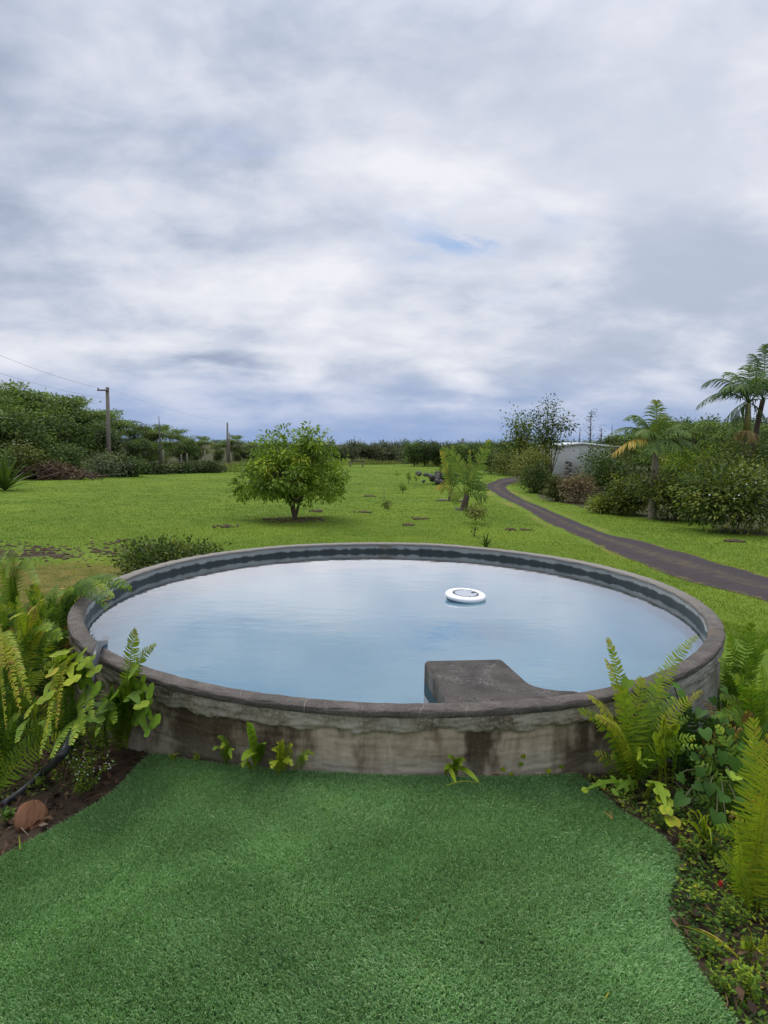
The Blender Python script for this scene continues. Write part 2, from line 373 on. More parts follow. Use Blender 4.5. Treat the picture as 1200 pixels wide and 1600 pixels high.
def resample(P, n):
    s = np.concatenate([[0], np.cumsum(np.linalg.norm(np.diff(P[:, :2], axis=0), axis=1))]); q = np.linspace(0, 1, n) ; s /= s[-1]
    return np.stack([np.interp(q, s, P[:, k]) for k in range(3)], 1)
def smooth(P, it=3):
    P = P.copy()
    for _ in range(it): P[1:-1] = (P[:-2] + 2 * P[1:-1] + P[2:]) / 4
    return P
nR = 160
par = np.linspace(0, len(RL) - 1, nR)
l2 = smooth(np.stack([np.interp(par, range(len(RL)), RL[:, k]) for k in range(3)], 1), 6)
r2 = smooth(np.stack([np.interp(par, range(len(RR)), RR[:, k]) for k in range(3)], 1), 6)
cs = np.linspace(0, 1, 9)
V = l2[:, None] * (1 - cs)[None, :, None] + r2[:, None] * cs[None, :, None]
V[..., 2] = gz(V[..., 0], V[..., 1]) + .04 - .016 * np.exp(-((np.abs(cs - .5) - .25) / .1) ** 2)
V[:, [0, -1], 2] -= .03
ii = np.arange(nR * 9).reshape(nR, 9)
F = np.stack([ii[:-1, :-1], ii[:-1, 1:], ii[1:, 1:], ii[1:, :-1]], -1).reshape(-1, 4)
slen = np.concatenate([[0], np.cumsum(np.linalg.norm(np.diff((l2 + r2) / 2, axis=0), axis=1))])
uv = np.stack(np.broadcast_arrays(cs[None, :], slen[:, None]), -1).reshape(-1, 2)
mb = MB(); mb.add(V.reshape(-1, 3), [F], .5, uv)
link(mb.mesh('driveway', GRAVEL, True), 'driveway', kind='structure')

# ------------------------------------------------------------------ concrete tank
def ell(th, off): return np.stack([CX + (RX + off) * np.cos(th), CY + (RY + off) * np.sin(th)], -1)
NTH = 900
th = np.linspace(0, 2 * np.pi, NTH, endpoint=False)
def n1d(u, seed, oct=5, f0=3):
    g = np.random.default_rng(seed); r = np.zeros_like(u)
    for o in range(oct):
        f = f0 * 2 ** o; r += np.sin(u * np.round(f * g.uniform(.8, 1.3)) + g.uniform(0, 6.3)) * g.uniform(.6, 1) / 1.7 ** o
    return r / 2
def revolve(mb, prof, disp=None, tint=.5, close=False):
    """prof: rows of (offset, z); disp(th, row)->extra offset, extra z"""
    rows = []
    for k, (o, z) in enumerate(prof):
        do, dzz = disp(k, o, z) if disp else (0, 0)
        p = np.empty((NTH, 3)); p[:, :2] = ell(th, o + do) if np.isscalar(do) else np.stack([CX + (RX + o + do) * np.cos(th), CY + (RY + o + do) * np.sin(th)], -1)
        p[:, 2] = z + dzz; rows.append(p)
    n = len(prof); V = np.stack(rows); i = np.arange(n - 1)[:, None] * NTH; j = np.arange(NTH)[None]; k = (j + 1) % NTH
    F = np.stack([i + j, i + k, i + NTH + k, i + NTH + j], -1).reshape(-1, 4)
    uv = np.stack(np.broadcast_arrays((th * 2.6)[None, :], V[..., 2]), -1).reshape(-1, 2)
    mb.add(V.reshape(-1, 3), [F], tint, uv)

def concrete(name, kind):
    m, t = mat(name); uvn = t.new('ShaderNodeUVMap').outputs[0]; ux, uy, _ = t.xyz(uvn)
    pos = t.new('ShaderNodeNewGeometry').outputs['Position']
    fine = t.noise(pos, 60, 5, .7); med = t.noise(pos, 9, 5, .6); grit = t.noise(pos, 220, 2, .6)
    if kind == 'wall':
        st = t.noise(t.comb(t.math('MULTIPLY', ux, 4.0), t.math('MULTIPLY', uy, 1.1), 0), 1.6, 7, .66, .4)
        st2 = t.noise(t.comb(t.math('MULTIPLY', ux, 1.15), t.math('MULTIPLY', uy, .6), 4), 1.6, 5, .62)
        c = t.mix(t.mapr(st, .25, .78), (.15, .105, .058), (.50, .415, .31))
        c = t.mix(t.mapr(st2, .47, .57, 0, .93), c, t.mix(st, (.022, .014, .008), (.09, .06, .033)))
        pale = t.mapr(t.math('ADD', uy, t.math('MULTIPLY', t.math('SUBTRACT', med, .5), .12)), -.02, .10, 1, 0)
        c = t.mix(t.math('MULTIPLY', pale, t.mapr(st2, .40, .56, .75, .15)), c, (.36, .325, .27))
        c = t.mix(t.mapr(fine, .55, .8, 0, .35), c, (.36, .34, .30))
        run = t.math('MULTIPLY', t.mapr(t.noise(t.comb(t.math('MULTIPLY', ux, 3.1), t.math('MULTIPLY', uy, .5), 2.0), 2.2, 4, .7), .57, .74), t.mapr(t.math('ADD', uy, t.math('MULTIPLY', st, .30)), .06, .30))
        c = t.mix(t.math('MULTIPLY', run, .8), c, (.026, .019, .013))
        lip = t.attr('tint')
        lc = t.mix(t.mapr(med, .35, .7), (.31, .275, .22), (.15, .11, .07))
        lc = t.mix(t.mapr(t.noise(pos, 2.6, 5, .65), .45, .62, 0, .8), lc, (.085, .065, .045))
        lc = t.mix(t.mapr(st, .62, .72, 0, .6), lc, (.26, .15, .06))
        c = t.mix(lip, c, t.mix(t.mapr(fine, .45, .75, 0, .8), lc, (.40, .37, .32)))
        # right side of the tank blends to a paler grey
        pz = t.xyz(pos); side = t.mapr(pz[0], 1.25, 1.75)
        c = t.mix(t.math('MULTIPLY', side, .8), c, t.mix(st, (.16, .155, .14), (.40, .40, .37)))
        nrm = t.bump(t.math('ADD', med, t.math('MULTIPLY', fine, .4)), .5, .012)
    elif kind == 'rim':
        c = t.mix(t.mapr(med, .3, .7), (.058, .048, .041), (.115, .098, .084))
        c = t.mix(t.mapr(fine, .5, .75, 0, .8), c, (.20, .182, .162))
        c = t.mix(t.mapr(grit, .56, .72, 0, .5), c, (.32, .30, .28))
        ln = t.noise(pos, 1.1, 4, .6); c = t.mix(t.mapr(ln, .42, .65, 0, .65), c, (.062, .055, .050))
        c = t.mix(t.mapr(t.noise(pos, 2.3, 5, .6, 0, '4D', 7), .62, .72, 0, .5), c, (.15, .095, .045))
        cu = t.math('ABSOLUTE', t.math('SUBTRACT', t.math('FRACT', t.math('ADD', t.math('MULTIPLY', ux, 3.3), t.math('MULTIPLY', t.noise(pos, 1.7, 3), 1.6))), .5))
        crk = t.math('MULTIPLY', t.mapr(cu, .003, .011, 1, 0), t.mapr(t.noise(pos, 5, 2), .45, .6))
        c = t.mix(t.math('MULTIPLY', crk, .4), c, (.36, .34, .31))
        # ring turns paler toward its far side
        pz = t.xyz(pos); back = t.mapr(pz[1], 4.2, 7.0); c = t.mix(t.math('MULTIPLY', back, .7), c, (.27, .25, .22))
        nrm = t.bump(t.math('ADD', fine, t.math('MULTIPLY', grit, .6)), .6, .006)
    else:
        st = t.noise(t.comb(t.math('MULTIPLY', ux, 4), t.math('MULTIPLY', uy, .7), 0), 1.5, 5, .6)
        c = t.mix(st, (.22, .225, .21), (.42, .425, .40))
        c = t.mix(t.mapr(t.noise(pos, 1.4, 4), .6, .7, 0, .7), c, (.17, .10, .045))
        wet = t.mapr(t.math('ADD', uy, t.math('MULTIPLY', t.math('SUBTRACT', st, .5), .09)), WATZ + .029, WATZ + .050, 1, 0)
        c = t.mix(wet, c, t.mix(st, (.022, .030, .030), (.06, .075, .072)))
        under = t.mapr(uy, WATZ - .03, WATZ - .005, 1, 0)
        c = t.mix(under, c, t.mix(st, (.030, .050, .060), (.06, .10, .12)))
        bot = t.mapr(t.math('ADD', uy, t.math('MULTIPLY', t.math('SUBTRACT', med, .5), .2)), -.56, -.34, 1, 0)
        fl_ = t.mix(t.noise(pos, 1.1, 4, .6), (.10, .27, .38), (.18, .37, .49))
        c = t.mix(bot, c, fl_)
        nrm = t.bump(med, .3, .01)
    finish(t, c, .85 if kind != 'inner' else .55, nrm, .25)
    return m
CW, CR, CI = concrete('tank_wall', 'wall'), concrete('tank_rim', 'rim'), concrete('tank_inner', 'inner')
tank = thing('concrete_water_tank', 'round stained concrete plunge pool tank with a rounded grey rim', 'pool', (0, 0, 0))
# outer wall with its ragged plaster lip
lipz = .190 + .020 * n1d(th, 3, 5, 9) + .014 * n1d(th, 4, 4, 47) + .016 * np.sign(n1d(th, 5, 4, 23)) * np.abs(n1d(th, 9, 3, 31))
zs = np.concatenate([np.linspace(-1.5, -.1, 8), np.linspace(-.06, .281, 48)])
prof = [(.029, z) for z in zs]
rough2 = np.array([.004 * n1d(th, 100 + k // 3, 5, 14) + .0022 * n1d(th, 300 + k, 3, 120) for k in range(len(prof))])
def lipmask(z): return sstep((z - lipz) / .010 + .5)
mb = MB(); revolve(mb, prof, lambda k, o, z: (rough2[k] + .013 * lipmask(z) * (1 + .35 * n1d(th, 500 + k, 3, 90)), 0), 0)
mb.T = [np.concatenate([lipmask(z) for z in zs])]
link(mb.mesh('wall', CW, True), 'wall', tank, label='brown streaked outer wall with a ragged pale plaster lip')
# rim
ang = np.linspace(-.55, math.pi + .12, 24)
def rimpt(a):
    c_, s__ = math.cos(a), math.sin(a)
    o_ = (.050 if c_ > 0 else .060) * math.copysign(abs(c_) ** .55, c_)
    return (o_, .284 + (.026 * abs(s__) ** .60 if s__ > 0 else (-.026 * abs(s__) if c_ > 0 else -.02 * abs(s__))))
prof = [rimpt(a) for a in ang]
rr = np.array([.0030 * n1d(th, 700 + k // 2, 4, 40) - .006 * np.maximum(0, n1d(th, 800 + k // 3, 3, 90) - .62) for k in range(len(prof))]); base_r = .0045 * n1d(th, 6, 4, 5) + .0028 * n1d(th, 16, 4, 60); zz_r = .004 * n1d(th, 7, 4, 5) + .0022 * n1d(th, 17, 4, 70)
mb = MB(); revolve(mb, prof, lambda k, o, z: (rr[k] + base_r, rr[k] * .7 + zz_r))
link(mb.mesh('rim', CR, True), 'rim', tank)  # cracks and pits are real wear
# inner wall + floor
prof = [(-.055, z) for z in np.concatenate([np.linspace(.284, .10, 26), [-.1, -.50, -.54]])] + [(-.30, -.57), (-1.2, -.575), (-RX + .01, -.575)]
mb = MB(); revolve(mb, prof); mb.add([(CX - .3, CY - .3, -.577), (CX + .3, CY - .3, -.577), (CX + .3, CY + .3, -.577), (CX - .3, CY + .3, -.577)], [np.array([[0, 1, 2, 3]])], .5, [(0, -.577)] * 4); link(mb.mesh('inner_wall', CI, True), 'inner_wall', tank)
# the step block
pl = [(.293, 3.165), (.300, 3.235), (.318, 3.275), (.322, 3.33), (.246, 3.862), (.715, 3.915), (.785, 3.54), (.797, 3.50), (.82, 3.465), (.86, 3.435), (.92, 3.415), (1.0, 3.41), (1.04, 3.375), (.8, 3.26), (.5, 3.185)]
bm = bmesh.new(); vs = [bm.verts.new((x, y, .3075)) for x, y in pl]; f = bm.faces.new(vs)
if f.normal.z < 0: bmesh.ops.reverse_faces(bm, faces=[f])
ret = bmesh.ops.extrude_face_region(bm, geom=[f]); ev = [g for g in ret['geom'] if isinstance(g, bmesh.types.BMVert)]
for v in ev: v.co.z = -.57
bm.normal_update()
te = [e for e in bm.edges if all(v.co.z > .3 for v in e.verts)] + [e for e in bm.edges if abs(e.verts[0].co.z - e.verts[1].co.z) > .3 and e.verts[0].co.y > 3.8]
bmesh.ops.bevel(bm, geom=te, offset=.028, segments=4, profile=.5, affect='EDGES')
bmesh.ops.recalc_face_normals(bm, faces=bm.faces[:])
me = bpy.data.meshes.new('step_block'); bm.to_mesh(me); bm.free()
for p in me.polygons: p.use_smooth = False
m, t = mat('block_concrete'); pos = t.new('ShaderNodeNewGeometry').outputs['Position']; nrmv = t.xyz(t.new('ShaderNodeNewGeometry').outputs['Normal'])
fine = t.noise(pos, 55, 5, .7); med = t.noise(pos, 7, 5, .62); grit = t.noise(pos, 240, 2, .6)
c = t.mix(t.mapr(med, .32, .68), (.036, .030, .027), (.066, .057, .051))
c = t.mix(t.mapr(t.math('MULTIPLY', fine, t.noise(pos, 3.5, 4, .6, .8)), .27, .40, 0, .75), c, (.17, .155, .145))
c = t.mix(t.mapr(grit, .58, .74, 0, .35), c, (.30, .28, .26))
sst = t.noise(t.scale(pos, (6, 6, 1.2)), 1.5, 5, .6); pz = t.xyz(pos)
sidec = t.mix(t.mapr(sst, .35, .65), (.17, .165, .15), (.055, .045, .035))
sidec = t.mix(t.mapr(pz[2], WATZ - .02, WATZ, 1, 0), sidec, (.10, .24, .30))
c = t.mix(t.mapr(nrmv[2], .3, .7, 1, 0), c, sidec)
finish(t, c, .85, t.bump(t.math('ADD', fine, t.math('MULTIPLY', grit, .5)), .5, .006), .25)
me.materials.append(m)
link(me, 'step_block', tank, label='square grey concrete step block level with the rim')

# ------------------------------------------------------------------ water
m, t = mat('water')
pos = t.new('ShaderNodeNewGeometry').outputs['Position']
rip = t.noise(t.scale(pos, (1, 2.0, 1)), 2.6, 3, .5); rip2 = t.noise(t.scale(pos, (1, 1.6, 1)), 11, 2, .5)
ctr = t.new('ShaderNodeVectorMath', operation='DISTANCE'); t.put(ctr.inputs[0], pos); ctr.inputs[1].default_value = (-2.25, 5.3, WATZ)
dist = ctr.outputs['Value']
wave = t.math('MULTIPLY', t.math('SINE', t.math('ADD', t.math('MULTIPLY', dist, 62), t.math('MULTIPLY', rip, 7))), t.mapr(dist, .1, 1.3, .30, 0))
hgt = t.math('ADD', t.math('ADD', t.math('MULTIPLY', rip, 1.0), t.math('MULTIPLY', rip2, .14)), t.math('MULTIPLY', wave, .12))
nrm = t.bump(hgt, .038, .05)
gl = t.new('ShaderNodeBsdfGlossy'); gl.inputs['Roughness'].default_value = 0; t.put(gl.inputs['Normal'], nrm); gl.inputs[0].default_value = (1, 1, 1, 1)
tr = t.new('ShaderNodeBsdfRefraction'); tr.inputs['Color'].default_value = (.86, .95, .98, 1); tr.inputs['IOR'].default_value = 1.33; tr.inputs['Roughness'].default_value = 0; t.put(tr.inputs['Normal'], nrm)
fr = t.new('ShaderNodeFresnel'); fr.inputs[0].default_value = 1.33; t.put(fr.inputs['Normal'], nrm); frm = t.math('MULTIPLY_ADD', fr.outputs[0], 2.6, -.09, clamp=True)
mx = t.new('ShaderNodeMixShader'); t.l.new(frm, mx.inputs[0]); t.l.new(tr.outputs[0], mx.inputs[1]); t.l.new(gl.outputs[0], mx.inputs[2])
t.l.new(mx.outputs[0], t.new('ShaderNodeOutputMaterial').inputs[0])
NW = 240; a = np.linspace(0, 2 * np.pi, NW, endpoint=False)
V = np.concatenate([np.column_stack([ell(a, -.050), np.full(NW, WATZ)]), [[CX, CY, WATZ]]])
mb = MB(); mb.add(V, [np.stack([np.arange(NW), (np.arange(NW) + 1) % NW, np.full(NW, NW)], 1)])
link(mb.mesh('water', m), 'water', kind='structure')

# ------------------------------------------------------------------ floating ioniser
fl = thing('pool_float', 'round white floating pool purifier with a grey solar disc', 'pool float', (.735, 5.93, WATZ), rot=(.085, .01, .4))
def lathe(mb, prof, n=48, tint=.5):
    a = np.linspace(0, 2 * np.pi, n, endpoint=False); p = np.array(prof)
    V = np.stack([p[:, 0][:, None] * np.cos(a), p[:, 0][:, None] * np.sin(a), np.broadcast_to(p[:, 1][:, None], (len(p), n))], -1)
    i = np.arange(len(p) - 1)[:, None] * n; j = np.arange(n)[None]; k = (j + 1) % n
    mb.add(V.reshape(-1, 3), [np.stack([i + j, i + k, i + n + k, i + n + j], -1).reshape(-1, 4)], tint)
mb = MB(); lathe(mb, [(.150, .012), (.174, .014), (.181, .022), (.182, .034), (.178, .045), (.166, .052), (.145, .055), (.122, .053), (.118, .048)])
link(mb.mesh('float_ring', WHITE, True), 'float_ring', fl)
mb = MB(); lathe(mb, [(.001, -.05), (.10, -.05), (.165, -.025), (.168, .0125)]); link(mb.mesh('hull', HULLSHADE, True), 'hull', fl)
PANEL = plain('solar_panel', (.36, .39, .43), .45, .18, 40, .5)
mb = MB(); lathe(mb, [(.1215, .0515), (.001, .0515)]); pn = link(mb.mesh('solar_disc', PANEL), 'solar_disc', fl)
mb = MB()
for k in range(46):
    a = k / 46 * 6.283
    if k % 9 == 8: continue
    r0, r1 = .099, .113 + .005 * random.random(); wd = .0046 * random.uniform(.6, 1.3)
    ca, sa = math.cos(a), math.sin(a)
    mb.add([(r0 * ca - wd * sa, r0 * sa + wd * ca, .0535), (r0 * ca + wd * sa, r0 * sa - wd * ca, .0535), (r1 * ca + wd * sa, r1 * sa - wd * ca, .0535), (r1 * ca - wd * sa, r1 * sa + wd * ca, .0535)], [np.array([[0, 1, 2, 3]])])
link(mb.mesh('printed_ring', BLACK), 'printed_ring', pn)
mb = MB(); box(mb, (.060, -.008, .0512), (.088, .012, .0560)); link(mb.mesh('black_switch', BLACK), 'black_switch', pn)

# ------------------------------------------------------------------ artificial turf
TL = [(238, 1182), (215, 1200), (185, 1236), (150, 1262), (100, 1291), (50, 1318), (0, 1348), (-70, 1395), (-150, 1470), (-240, 1620), (-300, 1900)]
TR = [(902, 1214), (935, 1240), (965, 1268), (1010, 1296), (1045, 1322), (1062, 1352), (1050, 1385), (1043, 1410), (1052, 1448), (1072, 1492), (1095, 1535), (1145, 1600), (1210, 1720), (1300, 1900)]
tl = np.array([G(*p) for p in TL])[:, :2]; trr = np.array([G(*p) for p in TR])[:, :2]
wa = np.linspace(math.pi * 1.5 - .50, math.pi * 1.5 + .40, 40)
wallarc = ell(wa, .044)
def dens(P, n=60):
    P3 = np.column_stack([P, np.zeros(len(P))]); return smooth(resample(P3, n), 2)[:, :2]
tl, trr = dens(tl), dens(trr)
arc = wallarc[(wallarc[:, 0] > tl[0, 0]) & (wallarc[:, 0] < trr[0, 0])]
TURF = np.concatenate([tl[::-1], arc, trr])
m, t = mat('turf_backing'); pos = t.new('ShaderNodeNewGeometry').outputs['Position']
finish(t, t.mix(t.noise(pos, 90, 3), (.03, .065, .024), (.06, .11, .04)), .95, None, .1); BACK = m
bm = bmesh.new(); vs = [bm.verts.new((x, y, 0)) for x, y in TURF]; f = bm.faces.new(vs)
bmesh.ops.triangulate(bm, faces=[f]); bmesh.ops.subdivide_edges(bm, edges=bm.edges[:], cuts=2, use_grid_fill=True); bmesh.ops.triangulate(bm, faces=bm.faces[:])
for v in bm.verts: v.co.z = float(gz(v.co.x, v.co.y)) + .012
bmesh.ops.recalc_face_normals(bm, faces=bm.faces[:])
me = bpy.data.meshes.new('artificial_turf'); bm.to_mesh(me); bm.free(); me.materials.append(BACK)
link(me, 'artificial_turf', kind='structure')
m = leafmat('turf_blade', [(0, (.095, .195, .072)), (.5, (.21, .385, .148)), (.85, (.31, .50, .215)), (1, (.44, .52, .28))], .2, .5, 0, 1.6); TB = m
lo, hi = TURF.min(0), TURF.max(0)
npt = 470000
q = rng.uniform(lo, hi, (npt, 2)); keep = inpoly(q[:, 0], q[:, 1], TURF) & ((q[:, 1] > 1.45) | (rng.random(npt) < .3)); q = q[keep]; n = len(q)
L = rng.uniform(.018, .032, n); field = .8 * wob(q[:, 0], q[:, 1], 2.6, .7) + 1.0 * wob(q[:, 0], q[:, 1], 6.5, 2.2)
az = -1.57 + field * .55 + rng.normal(0, .75, n); lean = np.clip(rng.normal(.64, .28, n) + .12 * wob(q[:, 0], q[:, 1], 3.3, 3.), .05, 1.15)
A = np.stack([np.cos(az) * np.sin(lean), np.sin(az) * np.sin(lean), np.cos(lean)], 1)
S = norm(np.cross(A, rng.normal(size=(n, 3)))) * rng.uniform(.0008, .0014, n)[:, None]
P0 = np.column_stack([q, gz(q[:, 0], q[:, 1]) + .010])
Pm = P0 + A * (L * .55)[:, None] + np.array([0, 0, .004]); Pt = P0 + A * L[:, None] - np.array([0, 0, .004])
V = np.stack([P0 - S, P0 + S, Pm + S * .9, Pm - S * .9, Pt], 1).reshape(-1, 3); b = np.arange(n)[:, None] * 5
tint = np.clip(.42 + .20 * rng.normal(size=n) + .09 * wob(q[:, 0], q[:, 1], 3.1, 5.) + .10 * wob(q[:, 0], q[:, 1], 9, 1.), 0, .93); tint[rng.random(n) < .035] = 1
mb = MB(); mb.add(V, [np.concatenate([b, b + 1, b + 2, b + 3], 1), np.concatenate([b + 3, b + 2, b + 4], 1)], np.repeat(tint, 5))
link(mb.mesh('turf_blades', TB), 'turf_blades', kind='stuff', label='green artificial grass pile in front of the tank', category='turf')

# ------------------------------------------------------------------ lawn grass blades (uncountable)
def in_tank(x, y, o=.1): return ((x - CX) / (RX + o)) ** 2 + ((y - CY) / (RY + o)) ** 2 < 1
N = 620000
rr_ = 7.5 * np.exp(rng.random(N) * math.log(112 / 7.5)); aa = rng.uniform(-.66, .66, N)
x = rr_ * np.sin(aa); y = rr_ * np.cos(aa)
k = inpoly(x, y, LAWN_POLY) & ~in_tank(x, y) & (polydist(x, y, RC) > .90 + .35 * rng.random(N) ** 2) & (np.hypot(x - CX, y - np.clip(y, -3, CY)) > 3.6)
x, y, rr_ = x[k], y[k], rr_[k]; n = len(x)
soild = np.exp(-(((x - soc[0]) / 3.0) ** 2 + ((y - soc[1]) / 1.3) ** 2))
k = rng.random(n) > np.maximum(soild * 1.2, .70 * np.exp(-(((x + 7.0) / 3.1) ** 4 + ((y - 12.5) / 5.0) ** 4)) * (.8 + .2 * wob(x, y, 1.3, .5))); x, y, rr_ = x[k], y[k], rr_[k]; n = len(x)
hgt = rng.uniform(.018, .045, n) * (1 + rr_ / 60) * np.clip(1.15 - rr_ / 130, .4, 1); az = rng.uniform(0, 6.28, n); ln = rng.uniform(.3, 1.15, n)
P0 = np.column_stack([x, y, gz(x, y) - .003]); A = np.stack([np.cos(az) * np.sin(ln), np.sin(az) * np.sin(ln), np.cos(ln)], 1)
S = np.column_stack([-np.sin(az), np.cos(az), np.zeros(n)]) * (.0035 + .00035 * rr_)[:, None]
V = np.stack([P0 - S, P0 + S, P0 + A * hgt[:, None]], 1).reshape(-1, 3)
ti = np.clip(.42 + .13 * rng.normal(size=n) + .16 * wob(x, y, .5, 1.) + .20 * wob(x, y, .16, 2.2) + .10 * wob(x, y, 1.7, .1) + (.30 + .2 * wob(x, y, 1.1, .8)) * np.exp(-((polydist(x, y, RC) - .9) / .55) ** 2) + .42 * np.exp(-(((x + 7.0) / 3.1) ** 4 + ((y - 12.5) / 5.0) ** 4)), 0, 1)
mb = MB(); mb.add(V, [np.arange(n * 3).reshape(n, 3)], np.repeat(ti, 3))
link(mb.mesh('lawn_grass', GRASSY), 'lawn_grass', kind='stuff', label='short bright green mown grass of the wide lawn', category='grass')

# ================================================================== plants
def frond(base, ctrl, tip, width, spacing, Nh, tint=.5, ang=.35, droop=.15, bw=.42, t0=.12, rach=.003, taper=.6, rise=.3, tipw=.12, jit=.1, wing=0, tintj=.06, seed=None, grav=0., m=None, name='frond', org=(0, 0, 0)):
    g = np.random.default_rng(seed if seed is not None else int(rng.integers(1 << 30)))
    base, ctrl, tip, org = (np.asarray(v, float) for v in (base, ctrl, tip, org))
    Ln = np.linalg.norm(ctrl - base) * .5 + np.linalg.norm(tip - ctrl) * .5 + np.linalg.norm(tip - base) * .0
    Ln = max(Ln, np.linalg.norm(tip - base))
    n = max(4, int(Ln * (1 - t0) / spacing))
    t = np.linspace(t0, .985, n)
    def cur(t): t = t[:, None]; return base * (1 - t) ** 2 + 2 * ctrl * t * (1 - t) + tip * t * t
    def tan(t): t = t[:, None]; return norm(2 * (1 - t) * (ctrl - base) + 2 * t * (tip - ctrl))
    mb = MB(); pts = cur(np.linspace(0, 1, 9)) - org
    tube(mb, pts, np.linspace(rach, rach * .3, 9), 4, min(.98, tint + .12), False)
    prof = np.minimum(1, (np.maximum(t - t0, 0) / rise + .35)) * (tipw + (1 - tipw) * (1 - np.clip((t - .35) / .65, 0, 1)) ** taper)
    for sgn in (-1, 1):
        tt = np.clip(t + g.normal(0, .003, n), 0, 1); P = cur(tt) - org; T = tan(tt); Nn = np.broadcast_to(np.asarray(Nh, float), (n, 3))
        S = norm(np.cross(T, Nn)); N = np.cross(S, T)
        a = ang + .5 * np.clip((t - .5) / .5, 0, 1) + g.normal(0, jit, n)
        l = width * prof * (1 + g.normal(0, jit * .6, n)) * np.where(g.random(n) < .07, g.uniform(.3, .8, n), 1); b = Ln * (1 - t0) / n * bw
        b = np.minimum(b, l * .45)[:, None]
        Dd = S * sgn * np.cos(a)[:, None] + T * np.sin(a)[:, None]
        Q = norm(np.cross(Dd, N))
        l = l[:, None]; dn = -N * droop * l + np.array([0, 0, -1.]) * grav * l
        V = np.stack([P - Q * b * .7, P + Q * b * .7, P + Dd * l * .5 + Q * b + dn * .22, P + Dd * l * .5 - Q * b + dn * .22,
                      P + Dd * l * .82 + Q * b * .62 + dn * .65, P + Dd * l * .82 - Q * b * .62 + dn * .65, P + Dd * l + T * l * .05 + dn], 1)
        k = np.arange(n)[:, None] * 7
        ti = np.clip(tint + g.normal(0, tintj, n) + .10 * (t - .5) + np.where((t > .8) & (g.random(n) < .25), .15, 0), 0, 1)
        mb.add(V.reshape(-1, 3), [np.concatenate([k, k + 1, k + 2, k + 3], 1), np.concatenate([k + 3, k + 2, k + 4, k + 5], 1), np.concatenate([k + 5, k + 4, k + 6], 1)], np.repeat(ti, 7))
    if wing:
        tt = np.linspace(t0, 1, 12); P = cur(tt) - org; T = tan(tt); S = norm(np.cross(T, np.broadcast_to(np.asarray(Nh, float), (12, 3))))
        wv = (wing * np.minimum(1, (tt - t0) / .2 + .1) * np.clip((1.02 - tt) / .2, 0, 1) ** .6)[:, None]
        lift = np.cross(S, T) * .15 * wv
        V = np.stack([P - S * wv + lift, P, P + S * wv + lift], 1).reshape(-1, 3); k = np.arange(11)[:, None] * 3
        mb.add(V, [np.concatenate([k, k + 3, k + 4, k + 1], 1), np.concatenate([k + 1, k + 4, k + 5, k + 2], 1)], tint)
    return mb.mesh(name, m or FERN, True)

TOCAM = np.array([0, -1, .75])
def fern(label, base, tips, tint=.55, group=None, name='sword_fern', width=.055, spacing=.017, kind='sword', cat='fern', rand=0, rlen=(.35, .6), raz=(0, 6.28), rtilt=(.2, .9), lift=.25):
    """base: world point; tips: list of (px, py, plan distance[, tint, width]) for the fronds one can see, then rand more around"""
    base = np.asarray(base, float); th_ = thing(name, label, cat, base, group)
    lst = []
    for q in tips:
        px, py, dist = q[:3]; lst.append((D(px, py, dist), q[3] if len(q) > 3 and q[3] is not None else tint + rng.normal(0, .06), q[4] if len(q) > 4 else width, q[5] if len(q) > 5 else lift))
    for _ in range(rand):
        a = rng.uniform(*raz); tl_ = rng.uniform(*rtilt); L = rng.uniform(*rlen)
        lst.append((base + L * np.array([math.cos(a) * math.sin(tl_), math.sin(a) * math.sin(tl_), math.cos(tl_) * .9]), (tint + rng.normal(0, .11)) if rng.random() > .08 else rng.uniform(.9, 1.0), width * rng.uniform(.7, 1.05), lift))
    for tip, ti, wd, lf in lst:
        b = base + np.array([*rng.normal(0, .02, 2), 0]); v = tip - b; L = np.linalg.norm(v)
        hv = np.array([v[0], v[1], 0]); ctrl = b + v * .5 - hv * .22 + np.array([0, 0, lf * L])
        Nh = norm(TOCAM + rng.normal(0, .25, 3))
        if kind == 'sword':
            me = frond(b, ctrl, tip, wd, spacing, Nh, ti, .30, .22, .31, .10, .0026, .55, .18, .12, .13, org=base)
        elif kind == 'lobed':
            ti = ti - .10
            me = frond(b, ctrl, tip, wd * 1.4, L * .68 / 4.0, Nh, ti, .85, .12, .27, .32, .004, .30, .10, .55, .08, wing=wd * .33, tintj=.02, org=base)
        elif kind == 'strap':
            me = frond(b, ctrl, tip, wd, L * .1, Nh, ti, .9, .05, .5, .05, .003, .4, .3, .3, .05, wing=wd * .8, tintj=.02, org=base)
        link(me, 'frond', th_)
    return th_

